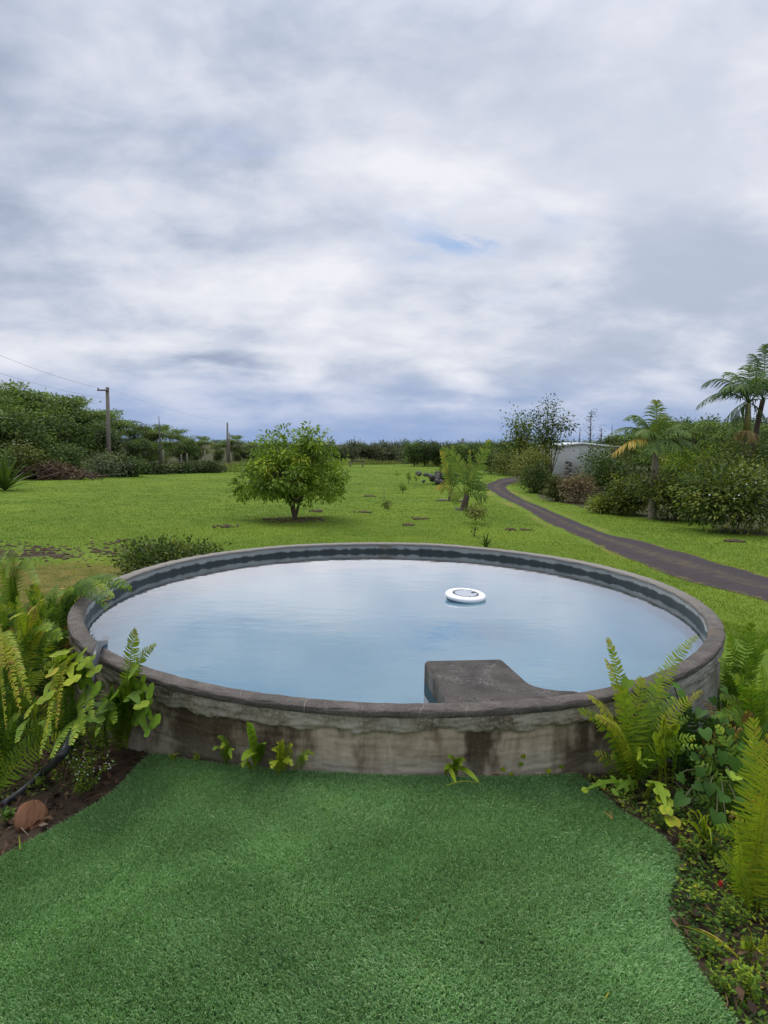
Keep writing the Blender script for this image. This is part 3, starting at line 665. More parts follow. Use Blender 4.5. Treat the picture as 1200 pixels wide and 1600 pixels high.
def sprig(label, base, n, size, leaf, tint, name='weed', cat='weed', group=None, m=None, flowers=0, up=1.0, cap=40):
    """small leafy plant: stems that each carry leaves"""
    leaf *= .68; n = int(n * 1.5); base = np.asarray(base, float); o = thing(name, label, cat, base, group); mbs = MB(); P = []; A = []
    for i in range(n):
        a = rng.uniform(0, 6.28); tl_ = rng.uniform(.1, .75) / up; L = size * rng.uniform(.6, 1)
        tip = L * np.array([math.cos(a) * math.sin(tl_), math.sin(a) * math.sin(tl_), math.cos(tl_)])
        b0 = np.array([*rng.normal(0, size * .08, 2), 0]); c = bez(b0, b0 + (tip - b0) * .5 + np.array([0, 0, L * .12]), tip, 7)
        tube(mbs, c, np.linspace(leaf * .05, leaf * .02, 7), 4, .4, False)
        for p in c[2:]:
            for s_ in range(2):
                P.append(p); aa = rng.uniform(0, 6.28); A.append([math.cos(aa), math.sin(aa), rng.uniform(-.1, .7)])
    link(mbs.mesh('stem', STEM), 'stem', o)
    P, A = np.array(P), np.array(A); k = len(P)
    mbl = MB(); leaves(mbl, P, A, np.array([0, -.5, 1.]) + rng.normal(0, .4, (k, 3)), leaf * rng.uniform(.6, 1.1, k), leaf * .42 * rng.uniform(.6, 1.1, k), np.clip(tint - .06 + rng.normal(0, .16, k), 0, 1))
    link(mbl.mesh('leaf_spray', m or FERN), 'leaf_spray', o, kind='stuff')
    if flowers:
        mf = MB(); sel = rng.choice(k, flowers)
        for j in sel: rock(mf, P[j] + A[j] * leaf * .8, leaf * .16, .5, int(j), 1)
        link(mf.mesh('blossom', WHITE), 'blossom', o)
    return o

def heart(mb, p, axis, nrm_, L, tint):
    A = norm(axis); S = norm(np.cross(A, nrm_)); N = np.cross(S, A)
    o = [(0, .0), (.30, -.18), (.50, .08), (.47, .38), (.28, .70), (0, 1.0), (-.28, .70), (-.47, .38), (-.50, .08), (-.30, -.18)]
    V = [p + S * x * L * .95 + A * y * L + N * (.22 * abs(x) * L - .12 * y * y * L) for x, y in o] + [p + A * .4 * L]
    mb.add(V, [np.array([[i, (i + 1) % 10, 10] for i in range(10)])], tint)

# ---- left bed
gnd = lambda x, y, dz=0: np.array([x, y, float(gz(x, y)) + dz])
fern('bright green sword fern leaning on the tank wall, left end of the turf', G(188, 1172), [(212, 983, 3.35, .66), (243, 1008, 3.35, .62), (196, 1060, 3.3, .60), (172, 1075, 3.3, .58), (160, 1085, 3.3, .50), (225, 1090, 3.2, .6), (150, 1120, 3.1, .5)], .6, rand=3, rlen=(.2, .35), width=.062)
fern('yellow-green lobed fern in front of the black hose', G(108, 1150), [(92, 1020, 3.25, .74), (130, 1034, 3.25, .70), (146, 1046, 3.2, .70), (78, 1052, 3.1, .80), (112, 1060, 3.05, .82), (148, 1076, 3.1, .62), (70, 1088, 3.0, .72)], .72, name='lobed_fern', kind='lobed', width=.085)
fern('lobed green fern at the left corner of the turf', G(200, 1165), [(207, 1048, 3.1, .64), (232, 1078, 3.1, .62), (239, 1126, 3.0, .58), (160, 1100, 3.0, .50), (150, 1120, 2.95, .52), (218, 1100, 3.0, .58), (178, 1085, 3.1, .6), (230, 1145, 2.9, .55)], .58, name='lobed_fern', kind='lobed', width=.075)
fern('arching fern hanging over the left rim into the pool', G(88, 1020), [(151, 907, 5.0, .42, .10), (206, 921, 4.6, .50, .12), (200, 917, 4.4, .36, .13), (178, 935, 4.3, .56, .11), (168, 952, 4.1, .34, .10), (115, 925, 5.0, .48, .10), (95, 930, 4.9, .5, .1)], .48, width=.10, spacing=.027)
fern('tall pale fern standing at the far left edge behind the others', G(20, 985), [(33, 868, 5.0, .58, .1), (10, 905, 4.8, .5, .1), (60, 915, 4.8, .46, .1), (2, 880, 5.0, .5, .1), (50, 890, 5.2, .46, .1), (-30, 900, 4.8, .5, .1)], .48, rand=6, rlen=(.4, .75), width=.09, spacing=.019)
fern('brownish fern fronds beside the left rim', G(50, 1085), [(48, 955, 3.9, .84, .11), (62, 940, 4.0, .80, .11), (20, 965, 3.8, .72, .1), (78, 985, 3.8, .5, .1), (95, 1000, 3.8, .48, .1)], .66, rand=4, rlen=(.35, .6), width=.09, spacing=.019)
fern('olive fern arching down at the left edge, its tips yellowed', G(-12, 1120), [(10, 1140, 2.9, .74, .055, .45), (32, 1115, 3.0, .80, .055, .42), (5, 1045, 3.1, .76, .06, .35), (48, 1100, 3.1, .66, .07, .42), (-20, 1040, 3.1, .74, .07, .35), (40, 1075, 3.2, .72, .06, .45), (-5, 1090, 2.95, .78, .06, .4)], .72, rand=5, rlen=(.3, .5), width=.065, spacing=.012)
fern('small light green fern frond over the brown litter', G(62, 1205), [(40, 1122, 2.85, .68, .06), (78, 1150, 2.8, .5, .05), (26, 1160, 2.75, .52, .05)], .6, width=.05, spacing=.016)
fern('curled yellowing fern drooping across the black hose', G(122, 1165), [(72, 1150, 2.8, .72, .045, .6), (88, 1138, 2.85, .80, .045, .6), (62, 1185, 2.7, .58, .045, .4), (130, 1150, 2.7, .56, .06), (145, 1125, 2.8, .5, .06)], .66, width=.06, spacing=.015)
fern('low dark fern between hose and turf edge', G(165, 1185), [(80, 1185, 2.65, .5, .06, .3), (110, 1165, 2.7, .58, .06, .3), (180, 1130, 2.9, .45, .06), (150, 1150, 2.8, .45, .06)], .45, width=.05, spacing=.015)
for i, (px, py, tt_, lab) in enumerate([(25, 1040, .34, 'dark green fern clump deep in the left bed'), (75, 1060, .40, 'shaded fern clump behind the lobed fern'), (5, 1005, .5, 'middle green fern clump at the left picture edge')]):
    fern(lab, G(px, py), [], tt_, rand=10, rlen=(.3, .6), width=.08, spacing=.019, rtilt=(.1, 1.1))
for (px, py, tt_, nn_, lab) in [(-30, 1010, .45, 12, 'tall green fern clump cut by the left picture edge, upper one'), (-40, 1090, .5, 12, 'green fern clump cut by the left picture edge, lower one'), (60, 1010, .46, 11, 'feathery fern clump left of the rim'), (95, 1045, .38, 9, 'dark fern clump below the left rim'), (30, 1130, .44, 9, 'fern clump above the brown litter'), (-15, 960, .55, 10, 'light green fern clump highest up at the left edge')]:
    fern(lab, G(px, py), [], tt_, rand=nn_, rlen=(.35, .72), width=.085, spacing=.021, rtilt=(.05, 1.0))
for (x_, y_, tt_, lab) in [(-2.28, 3.95, .50, 'tall feathery fern clump standing against the left rim, nearest of four'), (-2.5, 4.4, .46, 'tall feathery fern clump against the left rim, second of four'), (-2.62, 4.85, .52, 'tall feathery fern clump against the left rim, third of four'), (-2.72, 5.35, .48, 'tall feathery fern clump against the left rim, farthest of four')]:
    fern(lab, gnd(x_, y_), [], tt_, rand=14, rlen=(.45, .8), width=.06, spacing=.015, rtilt=(.05, .75), lift=.2)
for (x_, y_, tt_, lab) in [(-1.95, 3.25, .46, 'green fern clump just left of the lobed fern'), (-2.1, 3.6, .42, 'middle fern clump of the left bed'), (-2.5, 3.3, .52, 'light fern clump at the left picture edge beside the olive fern'), (-2.3, 4.1, .40, 'dark fern clump outside the left rim'), (-2.75, 4.3, .56, 'pale fern clump outside the left rim, farther one'), (-3.2, 4.9, .5, 'fern clump on the mossy bank left of the pool'), (-1.75, 3.62, .36, 'dark low fern clump behind the hose'), (-2.95, 3.8, .46, 'green fern clump in the corner of the left bed'), (-2.75, 5.2, .48, 'small fern clump against the left rim')]:
    fern(lab, gnd(x_, y_), [], tt_, rand=13, rlen=(.35, .62), width=.062, spacing=.0155, rtilt=(.05, 1.05), lift=.3)
sprig('small white-flowered weed on the left edge of the turf', G(138, 1236), 18, .24, .034, .62, 'flowering_weed', flowers=46)
sprig('low bright green weed below the white-flowered one', G(128, 1248), 10, .09, .03, .6, 'weed')
sprig('tiny round-leaved weed beside the coconut husk', G(12, 1290), 7, .08, .045, .4, 'weed')
sprig('tiny weed growing in litter beside the hose end', G(62, 1232), 5, .07, .03, .62, 'weed')

# coconut husk
m, t = mat('coconut_husk'); pos = t.new('ShaderNodeTexCoord').outputs['Object']
nn = t.noise(t.scale(pos, (60, 12, 60)), 1, 5, .6); finish(t, t.mix(nn, (.10, .045, .022), (.25, .125, .07)), .9, t.bump(nn, .8, .01), .15); HUSK = m
hp = G(46, 1290); mb = MB(); na, nb = 28, 14
aa_ = np.linspace(0, 2 * np.pi, na, endpoint=False); bb_ = np.linspace(0, math.pi, nb)
V = []
for b in bb_:
    for a in aa_:
        r = .060 * (1 + .16 * math.cos(3 * a) * math.sin(b) + .07 * math.sin(8 * a) * math.sin(b) + .03 * rng.normal()); V.append((r * math.sin(b) * math.cos(a) * 1.1, r * 1.15 * -math.cos(b) * (1 + .12 * math.sin(5 * a)), r * .38 * math.sin(b) * math.sin(a)))
i = np.arange(nb - 1)[:, None] * na; j = np.arange(na)[None]; k = (j + 1) % na
mb.add(V, [np.stack([i + j, i + k, i + na + k, i + na + j], -1).reshape(-1, 4)])
hk = thing('coconut_husk', 'reddish brown coconut husk lying in the litter left of the turf', 'coconut husk', hp + np.array([0, 0, .04]), rot=(.75, .15, .3))
link(mb.mesh('shell', HUSK, True), 'shell', hk)
mb = MB(); 
for k in range(5):
    a = k * 1.257; mb.add([(0, -.064, 0), (.024 * math.cos(a - .5), -.066, .024 * math.sin(a - .5)), (.045 * math.cos(a), -.054, .045 * math.sin(a)), (.024 * math.cos(a + .5), -.066, .024 * math.sin(a + .5))], [np.array([[0, 1, 2, 3]])])
link(mb.mesh('calyx', HUSK), 'calyx', hk)

# hose
rimp = Z(150, 1016, RIMZ + .012)
hpts = [Z(166, 1004, WATZ - .06), Z(161, 1006, WATZ + .06), Z(157, 1006, RIMZ + .02), D(153, 1010, 3.80), D(149, 1022, 3.62), D(145, 1052, 3.55), D(134, 1105, 3.40), D(114, 1150, 3.2), D(94, 1185, 3.0), G(72, 1212) + np.array([0, 0, .03]), G(40, 1240) + np.array([0, 0, .02]), G(5, 1262) + np.array([0, 0, .015])]
hp_ = np.array(hpts); tq = np.linspace(0, len(hp_) - 1, 90); hs = np.stack([np.interp(tq, range(len(hp_)), hp_[:, k]) for k in range(3)], 1); hs = smooth(hs, 10)
mb = MB(); tube(mb, hs, .021, 10); hz_ = thing('water_hose', 'black rubber hose hung over the left rim of the tank', 'hose'); link(mb.mesh('tube', HOSE, True), 'tube', hz_)

# leaf litter and sticks of the two beds (uncountable)
LIT = leafmat('litter', [(0, (.018, .012, .009)), (.4, (.06, .038, .024)), (.75, (.14, .085, .05)), (1, (.30, .25, .19))], .05, .85, 0, 20)
mb = MB(); n = 9000
qx = np.concatenate([rng.uniform(-3.0, -.95, n // 2), rng.uniform(.85, 3.0, n // 2)]); qy = rng.uniform(.8, 4.3, n)
k = ~inpoly(qx, qy, TURF) & ~in_tank(qx, qy, .06); qx, qy = qx[k], qy[k]; n = len(qx)
az = rng.uniform(0, 6.28, n); P = np.column_stack([qx, qy, gz(qx, qy) + rng.uniform(.002, .03, n)])
leaves(mb, P, np.column_stack([np.cos(az), np.sin(az), rng.normal(0, .25, n)]), np.array([0, 0, 1.]) + rng.normal(0, .35, (n, 3)), rng.uniform(.02, .075, n), rng.uniform(.006, .03, n), rng.beta(1.5, 2.5, n))
for k in range(110):
    s_ = -1 if k % 2 else 1; x_ = s_ * rng.uniform(1.0, 1.9); y_ = rng.uniform(1.7, 3.6)
    if inpoly(np.array([x_]), np.array([y_]), TURF)[0] or in_tank(x_, y_): continue
    a = rng.uniform(0, 3.14); L = rng.uniform(.05, .18); p = gnd(x_, y_, .015); v = np.array([math.cos(a), math.sin(a), .1]) * L
    tube(mb, np.array([p - v, p + rng.normal(0, .01, 3), p + v]), .0022, 4, rng.uniform(.3, 1))
link(mb.mesh('leaf_litter', LIT), 'leaf_litter', kind='stuff', label='brown dead leaves and twigs littering the beds', category='leaf litter')
# low ground cover in the beds
mb = MB(); n = 120000
qx = np.concatenate([rng.uniform(.85, 3.6, n * 2 // 3), rng.uniform(-5.2, -1.5, n - n * 2 // 3)]); qy = np.concatenate([rng.uniform(.9, 4.2, n * 2 // 3), rng.uniform(3.2, 7.5, n - n * 2 // 3)])
den_ = wob(qx, qy, 4.5, 1.2) + .6 * wob(qx, qy, 11, .2)
k = ~inpoly(qx, qy, TURF) & ~in_tank(qx, qy, .08) & (den_ + rng.normal(0, .5, n) > -.45); qx, qy = qx[k], qy[k]; n = len(qx)
az = rng.uniform(0, 6.28, n); hh = rng.uniform(.0, .10, n) ** 1.3 * 2.2 * np.clip(.45 + .5 * wob(qx, qy, 3.7, 4), .1, 1)
P = np.column_stack([qx, qy, gz(qx, qy) + .005 + hh])
leaves(mb, P, np.column_stack([np.cos(az), np.sin(az), rng.normal(.2, .35, n)]), np.array([0, -.3, 1.]) + rng.normal(0, .4, (n, 3)), rng.uniform(.010, .034, n), rng.uniform(.005, .015, n), np.clip(.38 + .24 * rng.normal(size=n) + .22 * wob(qx, qy, 6.5, 3), 0, .97))
link(mb.mesh('ground_cover', FERN), 'ground_cover', kind='stuff', label='low mixed weeds covering the planting beds', category='ground cover')

# ---- weeds along the foot of the tank wall
wallf = lambda px, py: G(px, py)
sprig('small creeping weed at the left foot of the tank wall', G(270, 1192), 4, .07, .028, .6)
sprig('tiny yellow-green weed, second along the tank wall foot', G(305, 1193), 5, .06, .03, .72)
fern('small dull green fern rooted in the tank wall, third from the left', G(352, 1199), [(340, 1152, 3.1, .5), (366, 1172, 3.1, .55), (333, 1172, 3.08, .5), (362, 1186, 3.0, .5), (345, 1170, 3.0, .6)], .5, width=.022, spacing=.010)
fern('narrow strap-leaved fern rooted at the tank wall', G(397, 1203), [(386, 1130, 3.08, .56), (413, 1162, 3.05, .46), (380, 1198, 2.95, .62), (378, 1188, 2.95, .6)], .55, name='strap_fern', kind='strap', width=.026)
fern('bright yellow-green small fern at the middle of the tank wall foot', G(438, 1211), [(443, 1158, 3.0, .70), (456, 1166, 3.0, .70), (426, 1172, 2.98, .72), (434, 1162, 3.0, .74), (457, 1196, 2.93, .66), (425, 1200, 2.9, .7)], .7, width=.034, spacing=.012)
fern('single short fern frond beside the bright small fern', G(470, 1208), [(491, 1178, 2.98, .60), (480, 1188, 2.95, .58)], .6, width=.024, spacing=.010)
fern('upright three-leaved sprout at the wall below the step block', G(705, 1217), [(699, 1183, 3.0, .6), (722, 1196, 2.97, .62), (712, 1222, 2.86, .64), (694, 1202, 2.95, .6), (727, 1188, 3.0, .58), (748, 1222, 2.88, .62)], .6, name='sprout', kind='strap', width=.014, cat='weed')
mb = MB(); vp = [G(705, 1214), G(740, 1214), G(775, 1216), G(805, 1211), G(830, 1213), G(870, 1216), G(908, 1214)]
vp = np.array(vp); vp[:, 2] += .018; q_ = np.linspace(0, 6, 60); vv = np.stack([np.interp(q_, range(7), vp[:, k]) for k in range(3)], 1) + np.column_stack([np.zeros(60), -.006 * np.abs(np.sin(q_ * 5)), .006 * np.sin(q_ * 7)])
VINE = plain('vine_stem', (.20, .125, .075), .8, .3, 30)
vn = thing('vine_runner', 'brown vine runner creeping along the right foot of the tank wall', 'vine', vv[0]); tube(mb, vv - vv[0], .0042, 6); link(mb.mesh('stem', VINE, True), 'stem', vn)
for (px, py) in [(785, 1204), (800, 1212), (815, 1196), (817, 1184), (855, 1206), (876, 1200), (797, 1219)]:
    mb = MB(); p = G(px, 1214); p[1] -= .02; q = D(px, py, p[1]); heart(mb, q - vv[0], (rng.normal(0, .5), -.3, .8), (0, -1, .4), .026, rng.uniform(.6, .8)); link(mb.mesh('leaf', FERN), 'leaf', vn)
mb = MB(); vr = [G(262, 1190), G(300, 1192), G(340, 1199), G(372, 1204)]; vr = np.array(vr); vr[:, 2] += .02
vn2 = thing('vine_runner', 'thin bare vine runner along the left foot of the tank wall', 'vine', vr[0]); tube(mb, bez(vr[0], (vr[1] + vr[2]) / 2, vr[3], 12) - vr[0], .003, 5); link(mb.mesh('stem', VINE, True), 'stem', vn2)

# ---- right bed
fern('large yellow-green sword fern against the tank wall, right end of the turf', G(985, 1235),
     [(949, 997, 3.45, .68, .05), (946, 1030, 3.4, .74, .045), (1091, 993, 3.75, .64, .07), (919, 1088, 3.05, .80, .07), (1003, 1060, 3.3, .66, .08), (1035, 1058, 3.4, .56, .08), (1098, 1080, 3.4, .74, .06), (972, 1075, 3.2, .62, .08), (1085, 1152, 3.05, .55, .06),
      (998, 1186, 2.8, .66, .05), (1055, 1090, 3.4, .46, .08), (930, 1120, 3.0, .76, .06), (1020, 1100, 3.3, .5, .08), (905, 1110, 3.05, .6, .06), (960, 1130, 2.95, .70, .06), (1075, 1120, 3.3, .42, .07)], .58, rand=8, rlen=(.25, .45), width=.07)
fern('yellow lobed fern inside the large right-hand fern', G(1035, 1245), [(1040, 1118, 3.1, .80, .05), (1052, 1140, 3.1, .74, .05), (1025, 1150, 3.0, .76, .05), (1060, 1165, 3.05, .6, .05)], .74, name='lobed_fern', kind='lobed', width=.05)
fern('lobed fern with a yellow tip lying over the right turf edge', G(1000, 1252), [(1050, 1279, 2.62, .82, .055, .35), (1040, 1262, 2.65, .70, .05, .35), (915, 1234, 2.85, .6, .03, .25), (962, 1236, 2.8, .6, .035, .2)], .68, name='lobed_fern', kind='lobed', width=.05)
fern('tall dark green fern at the right rim beside the lawn', G(1150, 1130), [(1140, 992, 4.3, .52, .09), (1175, 975, 4.4, .48, .09), (1125, 1035, 4.0, .5, .09), (1195, 1010, 4.3, .46, .09), (1165, 1030, 4.1, .44, .09), (1215, 980, 4.3, .46, .09), (1150, 1060, 3.9, .4, .09)], .44, rand=8, rlen=(.35, .65), width=.085, spacing=.024)
fern('dense green fern at the right picture edge above the tall frond', G(1185, 1195), [(1145, 1058, 3.5, .52, .09), (1125, 1090, 3.5, .5, .08), (1190, 1040, 3.6, .54, .09), (1170, 1070, 3.4, .56, .09), (1215, 1050, 3.5, .5, .09), (1120, 1125, 3.3, .46, .08)], .5, rand=8, rlen=(.3, .55), width=.08, spacing=.022)
fern('very tall yellow-green fern standing at the right picture edge', G(1172, 1425), [(1178, 1122, 2.45, .72, .10, .08), (1205, 1150, 2.40, .74, .10, .08), (1150, 1300, 2.25, .70, .05, .1), (1240, 1180, 2.4, .7, .1, .08), (1195, 1230, 2.3, .70, .08, .1), (1215, 1300, 2.2, .72, .07, .1), (1124, 1330, 2.2, .64, .03, .1)], .7, rand=4, rlen=(.12, .25), width=.085, spacing=.0135)
fern('small yellow-green fern near the bottom right corner', G(1175, 1500), [(1172, 1455, 2.05, .70, .03), (1195, 1462, 2.02, .72, .03), (1160, 1480, 2.0, .66, .03), (1190, 1490, 1.98, .76, .03)], .7, width=.03, spacing=.011)
for i, (px, py, tt_, lab) in enumerate([(1165, 1235, .5, 'bright fern clump at the right edge beside the vine'), (1050, 1190, .42, 'fern clump between tank wall and broad-leaved vine'), (1200, 1270, .55, 'yellow-green fern clump cut by the right picture edge'), (1150, 1310, .46, 'fern clump behind the pale grass tuft'), (1215, 1400, .55, 'fern clump at the right edge beside the very tall fern'), (1215, 1120, .48, 'fern clump at the right edge below the lawn'), (1080, 1215, .30, 'dark fern clump behind the broad-leaved vine'), (1135, 1265, .26, 'deep green fern clump in the shade of the right bed'), (1110, 1180, .36, 'dark fern clump close to the right side of the tank'), (1190, 1330, .38, 'green fern clump behind the very tall fern')]):
    fern(lab, G(px, py), [], tt_, rand=11, rlen=(.25, .55), width=.075, spacing=.022, rtilt=(.1, 1.15))
def vine(label, base, spots, name='broadleaf_vine', L=.085):
    base = np.asarray(base, float); o = thing(name, label, 'vine', base); mbs = MB()
    for (px, py, dist, ti) in spots:
        p = D(px, py, dist); tube(mbs, bez(np.zeros(3), (p - base) * .5 + np.array([0, 0, .12]), p - base, 7), .003, 4, .4, False)
        mb = MB(); heart(mb, p - base, (rng.normal(0, .5), -.5, rng.normal(-.5, .3)), norm((rng.normal(0, .35), -.7, .8)), L * rng.uniform(.5, .95), ti); link(mb.mesh('leaf', BROAD, True), 'leaf', o)
    link(mbs.mesh('stem', STEM), 'stem', o)
vine('broad-leaved dark vine tangled behind the right-hand ferns', G(1120, 1235), [(1108, 1165, 3.0, .55), (1098, 1110, 3.5, .3), (1118, 1118, 3.4, .35), (1128, 1175, 3.0, .5), (1148, 1185, 2.9, .45), (1140, 1205, 2.85, .7), (1150, 1212, 2.8, .95), (1160, 1190, 2.9, .35), (1110, 1225, 2.8, .2), (1130, 1240, 2.75, .25), (1095, 1200, 2.95, .3), (1080, 1180, 3.05, .35), (1085, 1225, 2.8, .2), (1060, 1210, 2.85, .35), (1150, 1250, 2.7, .25), (1120, 1270, 2.65, .3), (1155, 1165, 3.0, .5), (1100, 1140, 3.2, .4), (1140, 1140, 3.2, .35), (1165, 1225, 2.75, .4), (1070, 1245, 2.7, .25), (1135, 1290, 2.6, .6), (1128, 1075, 3.6, .4), (1112, 1090, 3.6, .35)])
vine('round-leaved vine on the rim behind the large right-hand fern', G(1075, 1190), [(1062, 1080, 3.5, .55), (1052, 1070, 3.55, .5), (1066, 1092, 3.45, .5), (1040, 1085, 3.5, .4), (982, 1062, 3.3, .7)], L=.07)
# tuft of pale grass blades
def tuft(label, base, tips, name='grass_tuft', tint=.8, wd=.006, cat='grass', m=None, group=None):
    base = np.asarray(base, float); o = thing(name, label, cat, base, group)
    for p in tips:
        v = np.asarray(p) - base; L = np.linalg.norm(v); c = bez((0, 0, 0), v * .5 + np.array([0, 0, .22 * L]), v, 7); S = norm(np.cross(v, np.array([0, -1, .3]) + rng.normal(0, .3, 3)))
        ww = wd * np.array([.8, 1, 1, .9, .7, .4, .05]); mb = MB(); V = np.stack([c - S * ww[:, None], c + S * ww[:, None]], 1).reshape(-1, 3); k = np.arange(6)[:, None] * 2
        mb.add(V, [np.concatenate([k, k + 1, k + 3, k + 2], 1)], np.clip(tint + rng.normal(0, .06), 0, 1)); link(mb.mesh('blade', m or FERN, True), 'blade', o)
    return o
tuft('tuft of pale arching grass blades in the right bed', G(1100, 1318), [D(1074, 1270, 2.5), D(1086, 1268, 2.5), D(1098, 1280, 2.48), D(1060, 1300, 2.4), D(1108, 1275, 2.5), D(1140, 1308, 2.35), D(1112, 1322, 2.3), D(1050, 1293, 2.45), D(1092, 1290, 2.4)], tint=.74, wd=.005)
tuft('long dry straw lying across the right turf edge', G(1153, 1510) + np.array([0, 0, .03]), [G(1057, 1459) + np.array([0, 0, .03]), G(1085, 1468) + np.array([0, 0, .04])], 'straw', .9, .0028, 'straw')
tuft('short pale straw lying on the turf near the bottom right', G(945, 1578) + np.array([0, 0, .03]), [G(951, 1568) + np.array([0, 0, .035])], 'straw', .92, .002, 'straw')
tuft('short pale straw lying in the middle of the turf', G(646, 1466) + np.array([0, 0, .035]), [G(657, 1448) + np.array([0, 0, .045])], 'straw', .92, .0018, 'straw')
tuft('long faint straw on the turf below the step block', G(697, 1239) + np.array([0, 0, .035]), [G(752, 1238) + np.array([0, 0, .038])], 'straw', .8, .0022, 'straw')
tuft('red-brown twig lying on the turf near the large fern', G(956, 1292) + np.array([0, 0, .034]), [G(940, 1279) + np.array([0, 0, .036]), G(952, 1280) + np.array([0, 0, .04])], 'twig', 1.0, .003, 'twig')
tuft('pale blade of grass on the left edge of the turf', G(32, 1340) + np.array([0, 0, .02]), [G(30, 1322) + np.array([0, 0, .05])], 'straw', .7, .003, 'straw')
# red flower bud
RED = plain('red_petal', (.62, .06, .05), .5, .2, 30); fb = G(1122, 1412)
ro = thing('red_flower', 'small red flower bud in the weeds at the right', 'flower', fb); mb = MB(); tube(mb, [(0, 0, 0), (.004, 0, .04), (.002, -.004, .07)], .002, 5, .3); link(mb.mesh('stem', STEM), 'stem', ro)
for k in range(5):
    mb = MB(); a = k * 1.257; leaves(mb, np.array([[.002, -.004, .066]]), np.array([[.35 * math.cos(a), .35 * math.sin(a), 1]]), np.array([[math.cos(a), math.sin(a), 0]]), [.028], [.013], .5); link(mb.mesh('petal', RED), 'petal', ro)
for (px, py, n_, sz, lf, ti, lab) in [(1075, 1345, 9, .12, .035, .55, 'leafy weed at the bulge of the turf edge'), (1110, 1350, 10, .13, .035, .62, 'yellow-green weed below the pale grass tuft'), (1090, 1420, 10, .09, .03, .66, 'olive weed left of the red flower bud'), (1140, 1450, 10, .12, .04, .6, 'leafy weed below the red flower bud'), (1110, 1500, 9, .08, .03, .5, 'low green weed beside the long dry straw'),
                                   (1165, 1560, 10, .10, .035, .62, 'low weed at the bottom right corner'), (1130, 1560, 9, .08, .028, .55, 'small weed hugging the turf edge at the bottom right'), (1185, 1420, 9, .12, .035, .5, 'green weed at the foot of the very tall fern'), (1160, 1390, 8, .14, .03, .45, 'thin weed behind the red flower bud'), (1040, 1300, 8, .09, .03, .4, 'dark weed where the turf edge meets the large fern')]:
    sprig(lab, G(px, py), n_, sz, lf, ti)

# ================================================================== trees, bushes, far things
def clusters(ells, n, g, shell=.5):
    w_ = np.array([e[3] * e[4] + e[3] * e[5] for e in ells]); k = g.choice(len(ells), n, p=w_ / w_.sum()); E_ = np.array([e[:6] for e in ells])[k]
    d = norm(g.normal(size=(n, 3))); r = shell + (1 - shell) * g.random(n) ** .6
    return E_[:, :3] + d * E_[:, 3:] * r[:, None], d
def crown(name, m, ells, ncl, per, cr, leaf, wl=.5, flat=.6, droop=.3, tint=.5, tvar=.22, seed=0, shell=.5, zmin=.02, upn=.6, tj=.12):
    g = np.random.default_rng(seed); C, d = clusters(ells, ncl, g, shell); C[:, 2] = np.maximum(C[:, 2], zmin + .05)
    off = g.normal(size=(ncl, per, 3)) * cr * np.array([1, 1, flat]); P = (C[:, None] + off).reshape(-1, 3)
    P[:, 2] = np.maximum(P[:, 2], zmin); A = norm(off.reshape(-1, 3)) + np.repeat(d, per, 0) * .5 + g.normal(0, .3, (ncl * per, 3)) + np.array([0, 0, -droop])
    Nn = np.array([0, 0, upn]) + np.repeat(d, per, 0) * .5 + g.normal(0, .45, (ncl * per, 3))
    ti = np.clip(tint + np.repeat(g.normal(0, tvar, ncl), per) + g.normal(0, tj, ncl * per), 0, 1)
    L = leaf * g.uniform(.7, 1.25, ncl * per); mb = MB(); leaves(mb, P, A, Nn, L, L * wl * g.uniform(.8, 1.2, ncl * per), ti)
    return mb.mesh(name, m), C
def limbs(name, m, C, H, r0, nl, seed=0, fork=.35, stems=1, spread=.1, bend=.15, sides=6):
    g = np.random.default_rng(seed); mb = MB()
    for s_ in range(stems):
        a = s_ * 6.283 / max(1, stems) + .6; top = np.array([math.cos(a) * spread * H * .5 * (stems > 1), math.sin(a) * spread * H * .5 * (stems > 1), H * fork])
        tube(mb, bez((0.02 * s_, 0, -.1), top * np.array([.3, .3, .6]) + g.normal(0, bend * .1 * H, 3) * np.array([1, 1, 0]), top, 7), np.linspace(r0 * 1.15, r0 * .7, 7) / math.sqrt(stems), 8, .5)
        for c in C[g.choice(len(C), min(nl, len(C)), replace=False)]:
            mid = top + (c - top) * .5 + np.array([0, 0, .12 * H * g.uniform(-.3, 1)]) + g.normal(0, .04 * H, 3)
            tube(mb, bez(top * g.uniform(.8, 1), mid, c, 6), np.linspace(r0 * .5, r0 * .1, 6) / math.sqrt(stems), sides, .5, False)
    return mb.mesh(name, m, True)
def plant_tree(name, label, cat, loc, meshes, group=None, rot=0, scale=1):
    o = thing(name, label, cat, loc, group, (0, 0, rot), scale)
    for nm, me in meshes: link(me, nm, o)
    return o

# ---- the round tree on the lawn (about 3.9 m tall)
tb = G(460, 812); s_ = 1.0; mpx = (tb[1]) / FPX * 1.0
def E_(px, py, rx, ry, dy=0):
    """crown lobe centred on a line of sight at the tree's distance"""
    p = D(px, py, tb[1] + dy) - tb; return (p[0], p[1], p[2], rx * mpx, rx * mpx * .9, ry * mpx)
ells = [E_(455, 735, 62, 42), E_(440, 700, 45, 26), E_(490, 700, 38, 22, -.3), E_(400, 750, 38, 24), E_(515, 735, 34, 34), E_(480, 682, 18, 12), E_(430, 742, 50, 34, -1.0), E_(500, 752, 42, 26, .8), E_(455, 728, 46, 34, 1.3), E_(425, 764, 36, 16, -.6), E_(492, 768, 36, 16, -.3), E_(380, 762, 18, 12)]
g = np.random.default_rng(4); mc, C = crown('crown', MANGO, ells, 240, 48, .15, .19, .36, .75, .6, .52, .17, 21, .55, .42, tj=.07)
